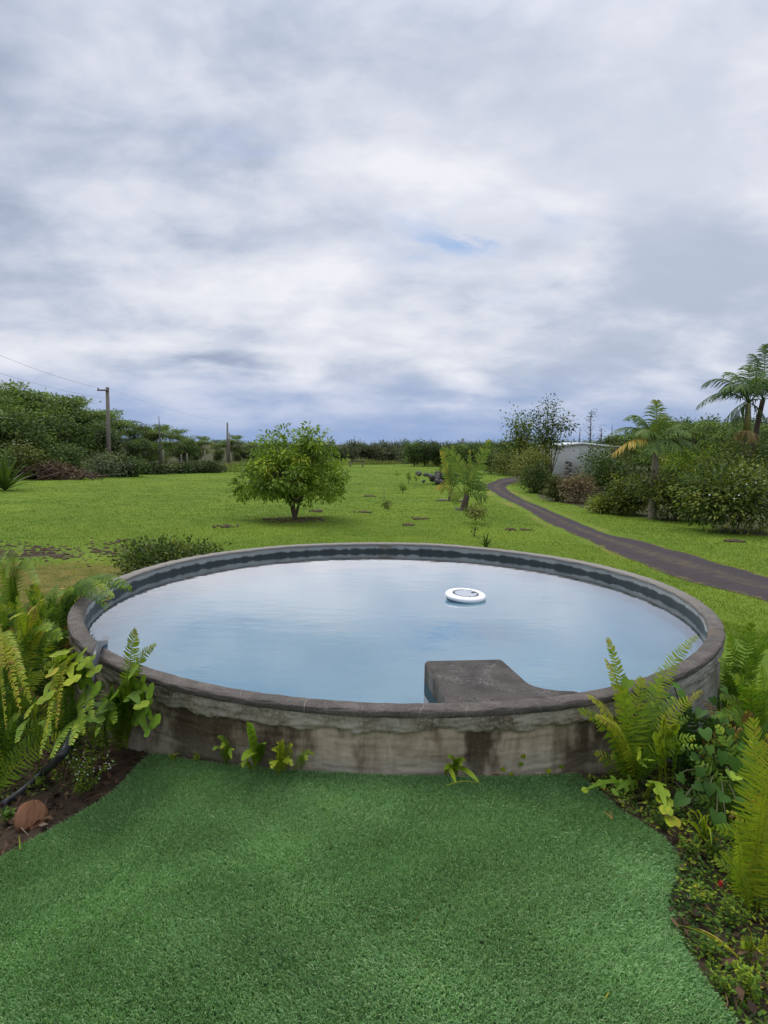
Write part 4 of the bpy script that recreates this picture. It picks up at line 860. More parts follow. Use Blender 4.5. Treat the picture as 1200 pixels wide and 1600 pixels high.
plant_tree('lawn_tree', 'round green fruit tree with several stems alone on the lawn', 'tree', tb, [('crown', mc), ('trunk', limbs('trunk', BARK, C[C[:, 2] > 1.2], 2.0, .11, 26, 3, .42, 3, .28))])
kt = D(487, 671, tb[1]) - tb
# shoot that sticks out of its top
mb = MB(); tube(mb, bez(kt - np.array([.1, 0, .9]), kt - np.array([0, 0, .4]), kt, 5), .012, 5)
lt = bpy.data.objects['lawn_tree']; link(mb.mesh('shoot', BARK), 'shoot', lt)
mcs, _ = crown('shoot_leaves', MANGO, [(*kt, .12, .12, .1)], 5, 12, .10, .2, .36, .8, .6, .6, .1, 8, .2); link(mcs, 'shoot_leaves', lt)
# mulch ring below it
mb = MB(); a = np.linspace(0, 6.283, 40, endpoint=False); r_ = 1.35 + .12 * np.sin(3 * a) + .08 * np.sin(7 * a)
for j in range(420):
    a_ = rng.uniform(0, 6.28); rr0 = 1.3 * math.sqrt(rng.random()); rock(mb, gnd(tb[0] + rr0 * math.cos(a_), tb[1] + rr0 * math.sin(a_) * .8, .0), rng.uniform(.03, .07), .5, j, .5)
link(mb.mesh('mulch_ring', SOILM), 'mulch_ring', kind='stuff', label='dark mulch under the lawn tree', category='mulch')

# ---- dug soil patches on the lawn
for (px, py, wdt, lab) in [(350, 823, 22, 'dark dug soil patch left of the round lawn tree'), (492, 799, 14, 'dark soil patch behind the right side of the lawn tree'), (570, 801, 12, 'small dark soil patch on the lawn, right of the tree'), (655, 811, 14, 'grassy soil clod on the mid lawn, the farther of two'), (640, 821, 14, 'dark soil clod on the mid lawn, the nearer of two'), (812, 828, 24, 'long dark soil clods beside the driveway'), (1150, 846, 18, 'dark soil patch in front of the flowering bush'), (578, 776, 7, 'tiny soil patch far out on the lawn')]:
    c_ = G(px, py); w2 = wdt * c_[1] / FPX; mb = MB()
    for j in range(26): rock(mb, np.array([rng.normal(0, w2 * .45), rng.normal(0, w2 * .35), .01]), rng.uniform(.03, .09) * c_[1] / 22, .5, j, .55)
    link(mb.mesh('soil_clods', SOILM), 'soil_patch', None, c_, label=lab, category='soil')

for (px, py, w2, n_, lab) in [(115, 868, 2.3, 170, 'broad brown dug soil bank behind the left ferns'), (40, 858, 1.8, 80, 'brown soil patch at the left picture edge behind the ferns'), (185, 852, 1.4, 60, 'narrow soil strip above the low green plant')]:
    c_ = G(px, py); mb = MB()
    for j in range(n_): q = np.array([rng.normal(0, w2 * .5), rng.normal(0, .55), 0]); rock(mb, np.array([q[0], q[1], float(gz(c_[0] + q[0], c_[1] + q[1])) - c_[2]]), rng.uniform(.02, .09), .5, j, .6)
    link(mb.mesh('soil_clods', SOILM), 'soil_patch', None, c_, label=lab, category='soil', kind='stuff')
# ---- saplings on the lawn
def sapling(label, px, py, pytop, wpx, m, seed, dens_=1.0, leaf=.12, tint=.5):
    b = G(px, py); H = (py - pytop) * b[1] / FPX; wd = wpx * b[1] / FPX
    cm, C = crown('crown', m, [(0, 0, H * .68, wd * .5, wd * .5, H * .34)], int(16 * dens_), 12, wd * .16, leaf, .45, .8, .2, tint, .15, seed, .3)
    plant_tree('sapling', label, 'sapling', b, [('crown', cm), ('trunk', limbs('trunk', BARK, C, H, .022, 6, seed, .4))])
sapling('small bright sapling in front of the nearer coconut palm', 743, 818, 791, 26, OLIVE_LEAF, 1, 1.6, .14, .7)
sapling('thin young sapling on the mid lawn, right of the tree', 629, 771, 755, 12, MANGO, 2, 1.2)
sapling('slim sapling, the left of a far pair on the lawn', 638, 755, 739, 7, MANGO, 3, .9)
sapling('slim sapling, the right of a far pair on the lawn', 650, 759, 737, 9, MANGO, 4, .9, tint=.6)
sapling('low sapling nearest the round tree on the mid lawn', 606, 795, 784, 12, OLIVE_LEAF, 5, .7)
sapling('tiny far sapling left of the sapling pair', 620, 743, 737, 10, MANGO, 6, .7)
sapling('sapling with sparse leaves beside the soil clods near the pool', 741, 838, 815, 12, MANGO, 14, .5, .1)
mb = MB(); p = G(600, 784); tube(mb, [(0, 0, -.1), (0, 0, .35), (.02, 0, .62)], .02, 6); link(mb.mesh('stake', GREYWOOD), 'garden_stake', None, p, label='thin wooden stake standing on the mid lawn', category='stake')

# spiky plants
def rosette(label, b, n, L, wd, m, name, cat, tint=.4, up=(.15, 1.2)):
    o = thing(name, label, cat, b)
    for i in range(n):
        a = i * 2.39996 + rng.normal(0, .1); tl_ = up[0] + (up[1] - up[0]) * (i / n); l = L * rng.uniform(.8, 1.05)
        tip = l * np.array([math.cos(a) * math.sin(tl_), math.sin(a) * math.sin(tl_), math.cos(tl_)]); c = bez((0, 0, 0), tip * .5 + np.array([0, 0, .12 * l]), tip, 7)
        S = norm(np.cross(tip, (0, 0, 1))); N_ = norm(np.cross(S, tip)); ww = wd * np.array([.7, 1, 1, .85, .6, .3, .02])
        V = np.stack([c - S * ww[:, None] + N_ * ww[:, None] * .5, c, c + S * ww[:, None] + N_ * ww[:, None] * .5], 1).reshape(-1, 3); k = np.arange(6)[:, None] * 3
        mb = MB(); mb.add(V, [np.concatenate([k, k + 1, k + 4, k + 3], 1), np.concatenate([k + 1, k + 2, k + 5, k + 4], 1)], np.clip(tint + rng.normal(0, .1), 0, 1)); link(mb.mesh('leaf', m, True), 'leaf', o)
rosette('small spiky agave just behind the far rim of the pool', G(759, 856), 14, .55, .03, BUSH_LEAF, 'agave', 'agave', .35)
rosette('large dark spiky agave at the left picture edge', G(8, 766), 44, 2.3, .10, BUSH_LEAF, 'agave', 'agave', .35, (.1, 1.35))

# ---- palms
def palm(name, label, b, H, r, fronds, flen, m=PALM_LEAF, shaft=0, tmat=PALEBARK, tint=.4, lean=(0, 0), skirt=False, width=.55, spacing=.09, bw=.30, grav=.55, nh=None):
    o = thing(name, label, 'palm', b); top = np.array([lean[0], lean[1], H]); mb = MB()
    tp = bez((0, 0, -.2), top * np.array([.2, .2, .5]), top, 14); rad = np.linspace(r * 1.25, r * .8, 14) * (1 + .06 * (np.arange(14) % 2)); rad[0] *= 1.25
    tube(mb, tp, rad, 10); link(mb.mesh('trunk', tmat, True), 'trunk', o)
    c0 = top.copy()
    if shaft:
        mb = MB(); sp = np.array([top, top + np.array([0, 0, shaft * .4]), top + np.array([0, 0, shaft])]); tube(mb, sp, [r * 1.0, r * .95, r * .6], 10); link(mb.mesh('crown_shaft', plain('crown_shaft', (.20, .19, .06), .5, .25, 4), True), 'crown_shaft', o); c0 = sp[-1]
    for (az, elv, L, ti, arch) in fronds:
        dirn = np.array([math.cos(az) * math.cos(elv), math.sin(az) * math.cos(elv), math.sin(elv)]); tip = c0 + dirn * L * .9 - np.array([0, 0, arch * L]); ctrl = c0 + np.array([dirn[0] * .45, dirn[1] * .45, dirn[2] * .55 + .14]) * L
        Nh = np.array(nh) if nh else np.array([0, 0, 1.]) if elv < 1.1 else np.array([-math.cos(az), -math.sin(az), .3])
        link(frond(c0, ctrl, tip, width * rng.uniform(.9, 1.1), spacing, Nh + rng.normal(0, .2, 3), ti, .5, .1, bw, .14, .03, .7, .25, .25, .12, m=m, grav=grav, tintj=.08), 'frond', o)
    if skirt:
        mb = MB(); g = np.random.default_rng(5)
        for k in range(260):
            a = g.uniform(0, 6.28); l = g.uniform(.5, 1.0); v = np.array([math.cos(a) * g.uniform(.2, 1.0), math.sin(a) * g.uniform(.2, 1.0), -.85]) * l; tube(mb, bez(top + np.array([0, 0, .05]), top + v * .5 + np.array([v[0] * .5, v[1] * .5, .15]), top + v, 5), [.02, .018, .016, .012, .006], 3, .5, False)
        link(mb.mesh('flower_skirt', plain('palm_flowers', (.34, .25, .10), .8, .3, 8)), 'flower_skirt', o)
    return o
FI = lambda *a: a
b1 = G(724, 797); k1 = b1[1] / FPX
palm('coconut_palm', 'young coconut palm with two tall spread fronds, nearer of the pair', b1, .75, .16, [(-.2, .2, 1.0, .5, .3), (3.4, .3, 1.0, .6, .3)], 3, tmat=BARK, lean=(.18, .0), width=.66, spacing=.08, bw=.40, grav=.34, tint=.5, nh=(0, -1., .35))
b2 = G(704, 783)
palm('coconut_palm', 'yellowing young coconut palm with upright fronds, farther of the pair', b2, .6, .13, [(3.5, .5, 1.0, .85, .25)], 2.4, tmat=BARK, width=.50, spacing=.085, bw=.42, grav=.3, nh=(.2, -1., .35))
def palm_fronds(o, b, lst):
    for (q0, q1, q2, wd_, ti) in lst:
        P3 = [D(q[0], q[1], b[1] + q[2]) for q in (q0, q1, q2)]
        link(frond(P3[0], 2 * P3[1] - .5 * (P3[0] + P3[2]), P3[2], wd_ * 1.12, .10, (0, -1., .15), ti, .5, .1, .50, .2, .035, .6, .2, .3, .12, m=PALM_LEAF, grav=.14, tintj=.07, org=b), 'frond', o)
pal = [o for o in COL.objects if o.name.startswith('coconut_palm')]
palm_fronds(pal[0], b1, [((727, 778, 0), (743, 735, 0), (764, 690, -.1), .52, .60), ((726, 778, 0), (719, 730, 0), (693, 702, -.2), .50, .60), ((727, 776, 0), (732, 735, .1), (734, 702, .2), .16, .66), ((728, 778, 0), (742, 758, -.3), (760, 765, -.5), .40, .5)])
palm_fronds(pal[1], b2, [((706, 772, 0), (705, 735, 0), (707, 698, 0), .34, .56), ((705, 772, 0), (698, 735, 0), (690, 704, -.1), .36, .74), ((706, 772, 0), (714, 745, 0), (722, 728, 0), .34, .5)])
for bb, nm in ((b1, 'nearer'), (b2, 'farther')):
    mb = MB()
    for j in range(26): a = rng.uniform(0, 6.28); q = np.array([math.cos(a), math.sin(a), 0]) * rng.uniform(.05, .5); tube(mb, [q, q * 1.4 + np.array([0, 0, .05]), q * 2.0], [.03, .03, .01], 4, .5)
    link(mb.mesh('husk_pile', DEADWOOD), 'husk_pile', None, bb, label='pile of brown husks round the foot of the %s coconut palm' % nm, category='husk pile')
b3 = G(1019, 810); k3 = b3[1] / FPX
palm('palm_tree', 'single palm with a straight grey trunk before the shrubs', b3, 118 * k3, .15, [(2.9, .55, 2.4, .45, .25), (.3, .65, 2.3, .45, .15), (1.57, 1.45, 2.1, .62, .0), (-1.57, 1.2, 1.7, .6, .2), (3.3, .15, 2.3, .9, .35), (-.2, .2, 2.3, .5, .35), (2.2, .9, 2.3, .5, .15), (.9, .9, 2.2, .55, .12), (-2.4, .6, 2.0, .5, .3), (-.8, .6, 2.0, .45, .3), (2.7, .9, 2.3, .45, .2), (-1.2, .3, 1.5, .4, .45), (-2.0, .25, 1.6, .4, .45), (.1, -.1, 1.9, .55, .3)], 2.2, width=.85, spacing=.05, bw=.45, grav=.4)
y4 = 40.0; b4 = np.array([D(1165, 700, y4)[0], y4, LAWN]); t4 = D(1164, 672, y4)[2] - LAWN; sh4 = D(1164, 630, y4)[2] - D(1164, 672, y4)[2]
palm('palm_tree', 'tall palm with yellow crown shaft and straw flower skirt at the right', b4, t4, .20, [(3.05, 0.45, 3.56, 0.25, 0.45), (2.8, 0.8, 3.91, 0.3, 0.35), (2.3, 1.1, 3.33, 0.4, 0.25), (1.3, 1.35, 3.1, 0.45, 0.15), (0.6, 1.0, 3.45, 0.35, 0.2), (0.1, 0.6, 3.45, 0.3, 0.35), (-0.6, 0.8, 2.99, 0.3, 0.35), (-1.5, 1.1, 2.76, 0.35, 0.35), (-2.3, 0.8, 2.99, 0.3, 0.4), (3.5, 0.75, 3.22, 0.3, 0.4), (1.9, 0.8, 2.99, 0.3, 0.4), (3.2, -0.5, 1.15, 0.2, 0.5), (0.0, -0.3, 1.38, 0.2, 0.5)], 3, shaft=sh4, skirt=True, width=1.05, spacing=.065, bw=.45, grav=.5)
y5 = 42.0; b5 = np.array([D(1170, 700, y5)[0], y5, LAWN]); t5 = D(1192, 625, y5)
palm('palm_tree', 'tall leaning palm half cut off by the right picture edge', b5, t5[2] - LAWN, .17, [(2.9, 0.9, 3.24, 0.25, 0.3), (2.0, 1.3, 3.72, 0.3, 0.1), (1.2, 1.4, 4.08, 0.35, 0.05), (0.4, 0.9, 3.6, 0.3, 0.3), (-0.5, 0.6, 3.6, 0.3, 0.35), (3.6, 0.6, 2.88, 0.2, 0.5), (-1.4, 0.9, 3.12, 0.3, 0.35), (-2.4, 0.7, 2.88, 0.25, 0.4), (0.1, 0.1, 3.12, 0.25, 0.45), (3.1, 0, 2.4, 0.2, 0.5)], 3, tmat=BARK, lean=(t5[0] - b5[0], 0), width=1.05, spacing=.065, bw=.45, grav=.5)

# ---- bushes
def bush(label, px, py, w_px, h_px, m, seed, ncl=90, per=34, leaf=.16, tint=.5, dy=0, name='bush', cat='bush', lobes=5, cr=.09, flowers=0, droop=.2, wl=.5, dist=None, group=None, tvar=.2):
    b = G(px, py) if dist is None else np.array([D(px, py, dist)[0], dist, float(gz(D(px, py, dist)[0], dist))]); k = b[1] / FPX; wd, H = w_px * k, h_px * k; g = np.random.default_rng(seed)
    b[1] += wd * .25
    ells = [(0, 0, H * .42, wd * .42, wd * .42, H * .42)] + [(g.normal(0, wd * .2), g.normal(0, wd * .15), H * g.uniform(.35, .72), wd * g.uniform(.18, .3), wd * .26, H * g.uniform(.18, .3)) for _ in range(lobes)]
    cm, C = crown('crown', m, ells, ncl, per, cr * wd, leaf, wl, .8, droop, tint, tvar, seed, .55, .03)
    meshes = [('crown', cm), ('trunk', limbs('trunk', BARK, C, H, .05, 8, seed, .15, 2, .2))]
    o = plant_tree(name, label, cat, b, meshes, group)
    if flowers:
        mb = MB(); sel = C[g.choice(len(C), flowers, replace=False)] + g.normal(0, .15, (flowers, 3)) + np.array([0, -.25, .1])
        for j, p in enumerate(sel): rock(mb, p, .036, .5, j, .8)
        link(mb.mesh('blossom', WHITE), 'blossom', o)
    return o
bush('big bush dotted with white blossoms at the right edge', 1170, 836, 150, 128, BUSH_LEAF, 31, 170, 46, .17, .45, flowers=48, lobes=7, tvar=.28)
bush('rounded glossy green bush right of the single palm', 1064, 815, 92, 88, BUSH_LEAF, 32, 120, 44, .17, .55)
bush('spreading green bush left of the single palm trunk', 985, 806, 70, 56, BUSH_LEAF, 33, 100, 40, .16, .6)
bush('low trailing green bush at the lawn edge left of the palm', 945, 803, 52, 26, BUSH_LEAF, 34, 60, 30, .14, .75)
bush('brown half-dead bush with bare twigs beside the driveway', 905, 787, 62, 46, DEAD_LEAF, 35, 80, 34, .13, .5)
bush('dark olive twiggy bush at the left of the brown one', 872, 784, 36, 42, OLIVE_LEAF, 36, 60, 34, .13, .15)
bush('clipped dark green box-shaped bush at the bend of the driveway', 838, 771, 50, 52, BUSH_LEAF, 37, 110, 44, .13, .22, lobes=2)
bush('round yellow-green bush behind the clipped dark one', 829, 758, 66, 64, OLIVE_LEAF, 38, 110, 44, .15, .62, lobes=4)
bush('dark leafy bush in front of the shed wall', 962, 778, 92, 84, BUSH_LEAF, 39, 130, 40, .17, .25, lobes=6)
bush('grey-green thin bush before the shed corner', 918, 770, 44, 32, SCRUB_LEAF, 40, 70, 26, .13, .5)
bush('tall loose shrub with pale leaves hiding the right of the shed', 962, 768, 44, 92, OLIVE_LEAF, 41, 80, 26, .16, .45)
bush('layered tree fern bush behind the rounded bush', 1100, 770, 110, 76, FERN, 42, 100, 40, .22, .42, lobes=6, wl=.35)
bush('bright layered bush between the two palms', 1060, 765, 80, 70, FERN, 43, 90, 40, .20, .5, lobes=5, wl=.35)
bush('dry brown shrub left of the flowering bush', 1112, 812, 44, 60, DEAD_LEAF, 44, 60, 30, .14, .4)
bush('tall green bush behind the flowering bush', 1150, 790, 120, 105, BUSH_LEAF, 45, 120, 40, .19, .6, lobes=6)
bush('dark bush filling the right background below the palms', 1195, 770, 110, 110, WOOD_LEAF, 46, 120, 40, .2, .4)
bush('yellow-green shrub left of the shed behind the driveway bend', 795, 744, 52, 40, OLIVE_LEAF, 47, 70, 34, .18, .5)
bush('dark green shrub deep behind the driveway bend', 770, 741, 60, 52, WOOD_LEAF, 48, 80, 36, .2, .6)
bush('bright green shrub at the far end of the driveway', 812, 742, 40, 42, BUSH_LEAF, 49, 70, 36, .18, .7)
# left side bushes
bush('grey-green bush at the foot of the nearer utility pole', 172, 746, 76, 38, SCRUB_LEAF, 51, 100, 36, .22, .45)
bush('dark round bush right of the nearer pole', 195, 745, 40, 34, BUSH_LEAF, 52, 60, 36, .22, .2)
bush('dark bush behind the brush pile at the left', 100, 740, 60, 48, WOOD_LEAF, 53, 80, 36, .24, .5)
bush('olive bush left of the brush pile', 28, 748, 60, 60, OLIVE_LEAF, 54, 80, 34, .24, .3)
bush('low scrub bush at the far left edge behind the agave', -30, 752, 80, 66, WOOD_LEAF, 55, 80, 34, .24, .4)
# low green plants by the pool
bush('low dark green leafy plant spilling behind the left far rim', 248, 890, 190, 84, BUSH_LEAF, 56, 300, 44, .06, .42, dist=10.2, cr=.055, lobes=12)
bush('pale big-leaved weed at the left end of the green plant', 165, 893, 24, 22, FERN, 57, 20, 12, .16, .45, dist=10.5, cr=.1)
sprig('yellow sapling weed on the mossy bank behind the left ferns', D(108, 893, 10.0) * np.array([1, 1, 0]) + np.array([0, 0, float(gz(D(108, 893, 10.)[0], 10.))]), 6, .45, .14, .82)

# hedge: long low clipped row
hb0, hb1 = G(208, 741), G(338, 738); L_ = np.linalg.norm(hb1 - hb0); kk = hb0[1] / FPX
cm, C = crown('crown', BUSH_LEAF, [(x_, 0, .55 * 12 * kk, 1.0, .7, .55 * 12 * kk) for x_ in np.linspace(0, L_, 12)], 220, 30, .28, .22, .5, .7, .1, .12, .12, 61, .6, .03)
o = plant_tree('hedge', 'long low dark hedge along the left edge of the lawn', 'hedge', hb0, [('crown', cm), ('trunk', limbs('trunk', BARK, C, 1.0, .04, 12, 4, .1))], rot=math.atan2(hb1[1] - hb0[1], hb1[0] - hb0[0]))

# brush pile
bp = G(75, 748); mb = MB(); g = np.random.default_rng(9)
for j in range(360):
    q = np.array([g.normal(0, 1.7), g.normal(0, .8), 0]); hz = 1.0 * math.exp(-(q[0] / 2.2) ** 2) * g.random(); a = g.uniform(0, 6.28); v = np.array([math.cos(a), math.sin(a), g.normal(0, .35)]) * g.uniform(.3, 1.0); c_ = q + np.array([0, 0, .1 + hz]); tube(mb, [c_ - v, c_ + g.normal(0, .06, 3), c_ + v], g.uniform(.015, .05), 4, .5)
bo = thing('brush_pile', 'brown pile of cut branches at the left edge of the lawn', 'brush pile', bp); link(mb.mesh('branches', plain('cut_branches', (.085, .05, .035), .9, .5, 2)), 'branches', bo)
cm, _ = crown('dead_leaves', DEAD_LEAF, [(0, 0, .5, 2.4, 1.0, .7)], 70, 16, .25, .25, .5, .6, .2, .3, .2, 3, .4); link(cm, 'dead_leaves', bo)

# rock and cactus heap
rp = G(680, 757); o = thing('rock_heap', 'grey heap of lava rocks on the lawn left of the coconut palms', 'rock heap', rp); LAVA = plain('lava_rock', (.10, .095, .09), .95, .5, 3, .1, .6)
for j in range(24):
    mb = MB(); rock(mb, (0, 0, 0), rng.uniform(.16, .34), .5, 40 + j, .8); link(mb.mesh('rock', LAVA), 'rock', o, (rng.normal(0, .75), rng.normal(0, .4), .2 + rng.random() * .8))
bush('scrubby green plant growing out of the lava rock heap', 690, 756, 34, 26, BUSH_LEAF, 63, 40, 24, .2, .5)
# far trailer / bench
fp = G(557, 730); o = thing('garden_bench', 'small dark bench far away at the end of the lawn', 'bench', fp); mb = MB(); box(mb, (-1.0, -.25, .75), (1.0, .25, .9)); link(mb.mesh('seat', BARK), 'seat', o)
for x_ in (-.85, .85):
    mb = MB(); box(mb, (x_ - .08, -.2, -.1), (x_ + .08, .2, .75)); link(mb.mesh('leg', GREYWOOD), 'leg', o)

# ---- shed
SHED = plain('shed_wall', (.66, .67, .67), .7, .05, 1.5); ROOF = plain('shed_roof', (.62, .65, .66), .5, .06, 2)
sb = G(866, 746); ks = sb[1] / FPX; Wd = 96 * ks; Hh = 48 * ks; Dp = 7.0
sh = thing('shed', 'pale grey shed with a low white roof behind the bushes', 'shed', sb); dzr = 3.5 * ks
mb = MB(); V = [(0, 0, -.3), (Wd, 0, -.3), (Wd, 0, Hh), (Wd * .42, 0, Hh + dzr), (0, 0, Hh)]; V = V + [(x, y + Dp, z) for x, y, z in V]
mb.add(V, [np.array([[0, 1, 2, 3, 4]]), np.array([[9, 8, 7, 6, 5]]), np.array([[0, 4, 9, 5], [1, 6, 7, 2], [0, 5, 6, 1]])]); link(mb.mesh('wall', SHED), 'wall', sh)
mb = MB(); ov = .3; V = []
for y in (-ov, Dp + ov): V += [(-ov, y, Hh - .05), (Wd * .42, y, Hh + dzr + .04), (Wd + ov, y, Hh - .05), (Wd + ov, y, Hh + .13), (Wd * .42, y, Hh + dzr + .24), (-ov, y, Hh + .13)]
mb.add(V, [np.array([[5, 4, 3, 2, 1, 0], [6, 7, 8, 9, 10, 11]]), np.array([[i, (i + 1) % 6, 6 + (i + 1) % 6, 6 + i] for i in range(6)])]); link(mb.mesh('roof', ROOF), 'roof', sh)
pp = D(888, 742, sb[1] - .7) ; pp[2] = float(gz(pp[0], pp[1])); o = thing('stone_pillar', 'dark mottled stone pillar in front of the shed wall', 'pillar', pp)
for r_ in range(6):
    for c_ in range(2):
        mb = MB(); rock(mb, (0, 0, 0), .24, .5, r_ * 3 + c_, .62); link(mb.mesh('stone', LAVA if (r_ + c_) % 2 else plain('pale_stone', (.28, .25, .22), .9, .3, 4)), 'stone', o, ((c_ - .5) * .38, 0, .15 + r_ * .29))

# ---- bamboo clump and dead trees
y6 = 58.0; b6 = np.array([D(858, 740, y6)[0], y6, LAWN]); k6 = y6 / FPX
def Eb(px, py, rx, ry): p = D(px, py, y6) - b6; return (p[0], rng.normal(0, .3), p[2], rx * k6, rx * k6, ry * k6)
cm, C = crown('crown', BUSH_LEAF, [Eb(862, 676, 22, 22), Eb(848, 690, 16, 20), Eb(878, 660, 15, 11)], 70, 22, .42, .27, .45, .8, .3, .45, .25, 71, .2)
cm2, C2 = crown('airy_crown', BUSH_LEAF, [Eb(855, 640, 13, 16), Eb(868, 628, 6, 7), Eb(840, 655, 10, 12)], 60, 5, .35, .24, .5, 1, .3, .35, .2, 72, .1)
plant_tree('tall_shrub_tree', 'tall airy tree with sparse top leaves left of the shed', 'tree', b6, [('crown', cm), ('airy_crown', cm2), ('trunk', limbs('trunk', BARK, np.concatenate([C, C2]), 3, .10, 16, 5, .3, 2, .2, sides=4))])
y6 = 60.0; b6 = np.array([D(815, 740, y6)[0], y6, LAWN])
cm, C = crown('crown', BUSH_LEAF, [Eb(812, 690, 20, 16), Eb(815, 672, 18, 12)], 60, 20, .42, .27, .45, .8, .3, .5, .22, 73, .2)
cm2, C2 = crown('airy_crown', BUSH_LEAF, [Eb(800, 655, 12, 8), Eb(825, 660, 12, 10)], 46, 6, .35, .24, .5, 1, .3, .4, .2, 74, .1)
plant_tree('tall_shrub_tree', 'thin-leaved tree left of the tall airy one', 'tree', b6, [('crown', cm), ('airy_crown', cm2), ('trunk', limbs('trunk', BARK, np.concatenate([C, C2]), 3, .10, 14, 6, .3, 2, .2, sides=4))])
def snag(label, px, pytop, dist, wpx, n, leafy, seed):
    b = np.array([D(px, 700, dist)[0], dist, LAWN]); H = D(px, pytop, dist)[2] - LAWN; k = dist / FPX; g = np.random.default_rng(seed); mb = MB(); o = thing('dead_tree', label, 'dead tree', b, None)
    tube(mb, [(0, 0, -.2), (g.normal(0, .1), 0, H * .5), (0, 0, H)], [.16, .11, .03], 6); tips = []
    for j in range(n):
        z0 = H * g.uniform(.45, .95); a = g.uniform(0, 6.28); L = wpx * k * g.uniform(.3, .6) * (1.25 - z0 / H); v = np.array([math.cos(a) * L, math.sin(a) * L, L * g.uniform(.2, .9)]); tube(mb, bez((0, 0, z0), np.array([0, 0, z0]) + v * .5 + np.array([0, 0, -.05]), np.array([0, 0, z0]) + v, 5), [.05, .04, .03, .02, .015], 4, .5, False); tips.append(np.array([0, 0, z0]) + v)
    link(mb.mesh('trunk', DEADWOOD), 'trunk', o)
    if leafy:
        C = np.array(tips); P = (C[:, None] + g.normal(0, .3, (len(C), leafy, 3))).reshape(-1, 3); m2 = MB(); leaves(m2, P, g.normal(size=P.shape), g.normal(size=P.shape), np.full(len(P), .22), np.full(len(P), .1), .15); link(m2.mesh('crown', SCRUB_LEAF), 'crown', o)
snag('tall thin half-bare tree standing above the shed', 921, 641, 95, 26, 22, 7, 1)
snag('bare dead trunk just right of the half-bare tree', 955, 664, 95, 12, 7, 0, 2)
snag('short dark dead tree left of the single palm', 938, 668, 92, 22, 12, 5, 3)
snag('thin bare trunk close above the shed roof', 905, 668, 100, 8, 4, 0, 4)
snag('dead twin trunk left of the single palm crown', 976, 668, 92, 10, 8, 0, 5)
snag('dead spike of a tree behind the left wood', 249, 650, 80, 4, 3, 0, 6)

# ---- wood on the left, far tree line and right background: kinds built once, each tree copied with its parts
def kind_umbrella(seed):
    g = np.random.default_rng(seed); ells = []
    for k in range(7): a = g.uniform(0, 6.28); r = g.uniform(.3, 2.6); z = g.uniform(5.2, 7.4) - r * .35; ells.append((r * math.cos(a), r * math.sin(a), z, g.uniform(1.1, 1.9), g.uniform(1.1, 1.9), .32))
    for k in range(4): a = g.uniform(0, 6.28); r = g.uniform(.5, 2.4); ells.append((r * math.cos(a), r * math.sin(a), g.uniform(2.6, 4.6), 1.3, 1.3, .7))
    cm, C = crown('crown', UMB_LEAF, ells, 150, 34, .38, .30, .45, .35, .1, .55, .2, seed, .3); return [('crown', cm), ('trunk', limbs('trunk', PALEBARK, C, 7, .15, 14, seed, .45, 2, .15, sides=4))]
def kind_round(seed, m=WOOD_LEAF, tint=.4):
    g = np.random.default_rng(seed); ells = [(0, 0, 3.2, 2.2, 2.2, 2.4)] + [(g.normal(0, 1.1), g.normal(0, 1.1), g.uniform(1.4, 5.2), g.uniform(.8, 1.4), 1.2, g.uniform(.6, 1.0)) for _ in range(9)]
    cm, C = crown('crown', m, ells, 170, 34, .36, .30, .5, .7, .25, tint, .24, seed, .55, .2); return [('crown', cm), ('trunk', limbs('trunk', BARK, C, 6, .14, 12, seed, .3, sides=4))]
def kind_scrub(seed):
    g = np.random.default_rng(seed); ells = [(g.normal(0, .5), g.normal(0, .5), g.uniform(.8, 3.2), g.uniform(.6, 1.1), .9, g.uniform(.5, .9)) for _ in range(8)]
    cm, C = crown('crown', SCRUB_LEAF, ells, 70, 26, .32, .30, .5, .8, .1, .35, .25, seed, .4, .1)
    mb = MB()
    for k in range(3): a = g.uniform(0, 6.28); q = np.array([math.cos(a), math.sin(a), 0]) * g.uniform(.1, .8); tube(mb, [q + np.array([0, 0, 1.5]), q * 1.2 + np.array([0, 0, 3]), q * 1.3 + np.array([0, 0, g.uniform(3.9, 5.0)])], [.05, .035, .01], 4, .5)
    return [('crown', cm), ('trunk', limbs('trunk', BARK, C, 3.5, .09, 8, seed, .3, sides=4)), ('bare_twig', mb.mesh('bare_twig', DEADWOOD))]
UM = [kind_umbrella(s) for s in (101, 102, 103)]; RO = [kind_round(s, WOOD_LEAF, tt_) for s, tt_ in ((111, .35), (112, .5), (113, .6))]; SCR = [kind_scrub(s) for s in (121, 122, 123)]
g = np.random.default_rng(77)
LM = [(-40, 'left picture edge'), (1240, 'right picture edge'), (8, 'spiky agave'), (75, 'brush pile'), (170, 'nearer utility pole'), (208, 'left end of the hedge'), (273, 'middle of the hedge'), (338, 'right end of the hedge'), (356, 'far utility pole'), (455, 'round lawn tree'), (520, 'right half of the lawn tree'), (557, 'far bench'), (606, 'low sapling'), (644, 'far sapling pair'), (682, 'lava rock heap'), (704, 'yellowing palm'), (732, 'nearer coconut palm'), (770, 'driveway bend'), (835, 'clipped bush'), (862, 'airy tree'), (900, 'shed'), (921, 'half-bare tree'), (965, 'dead twin trunk'), (1020, 'single palm'), (1064, 'rounded glossy bush'), (1112, 'dry brown shrub'), (1165, 'tall palm')]
ORD = ['first', 'second', 'third', 'fourth', 'fifth', 'sixth']
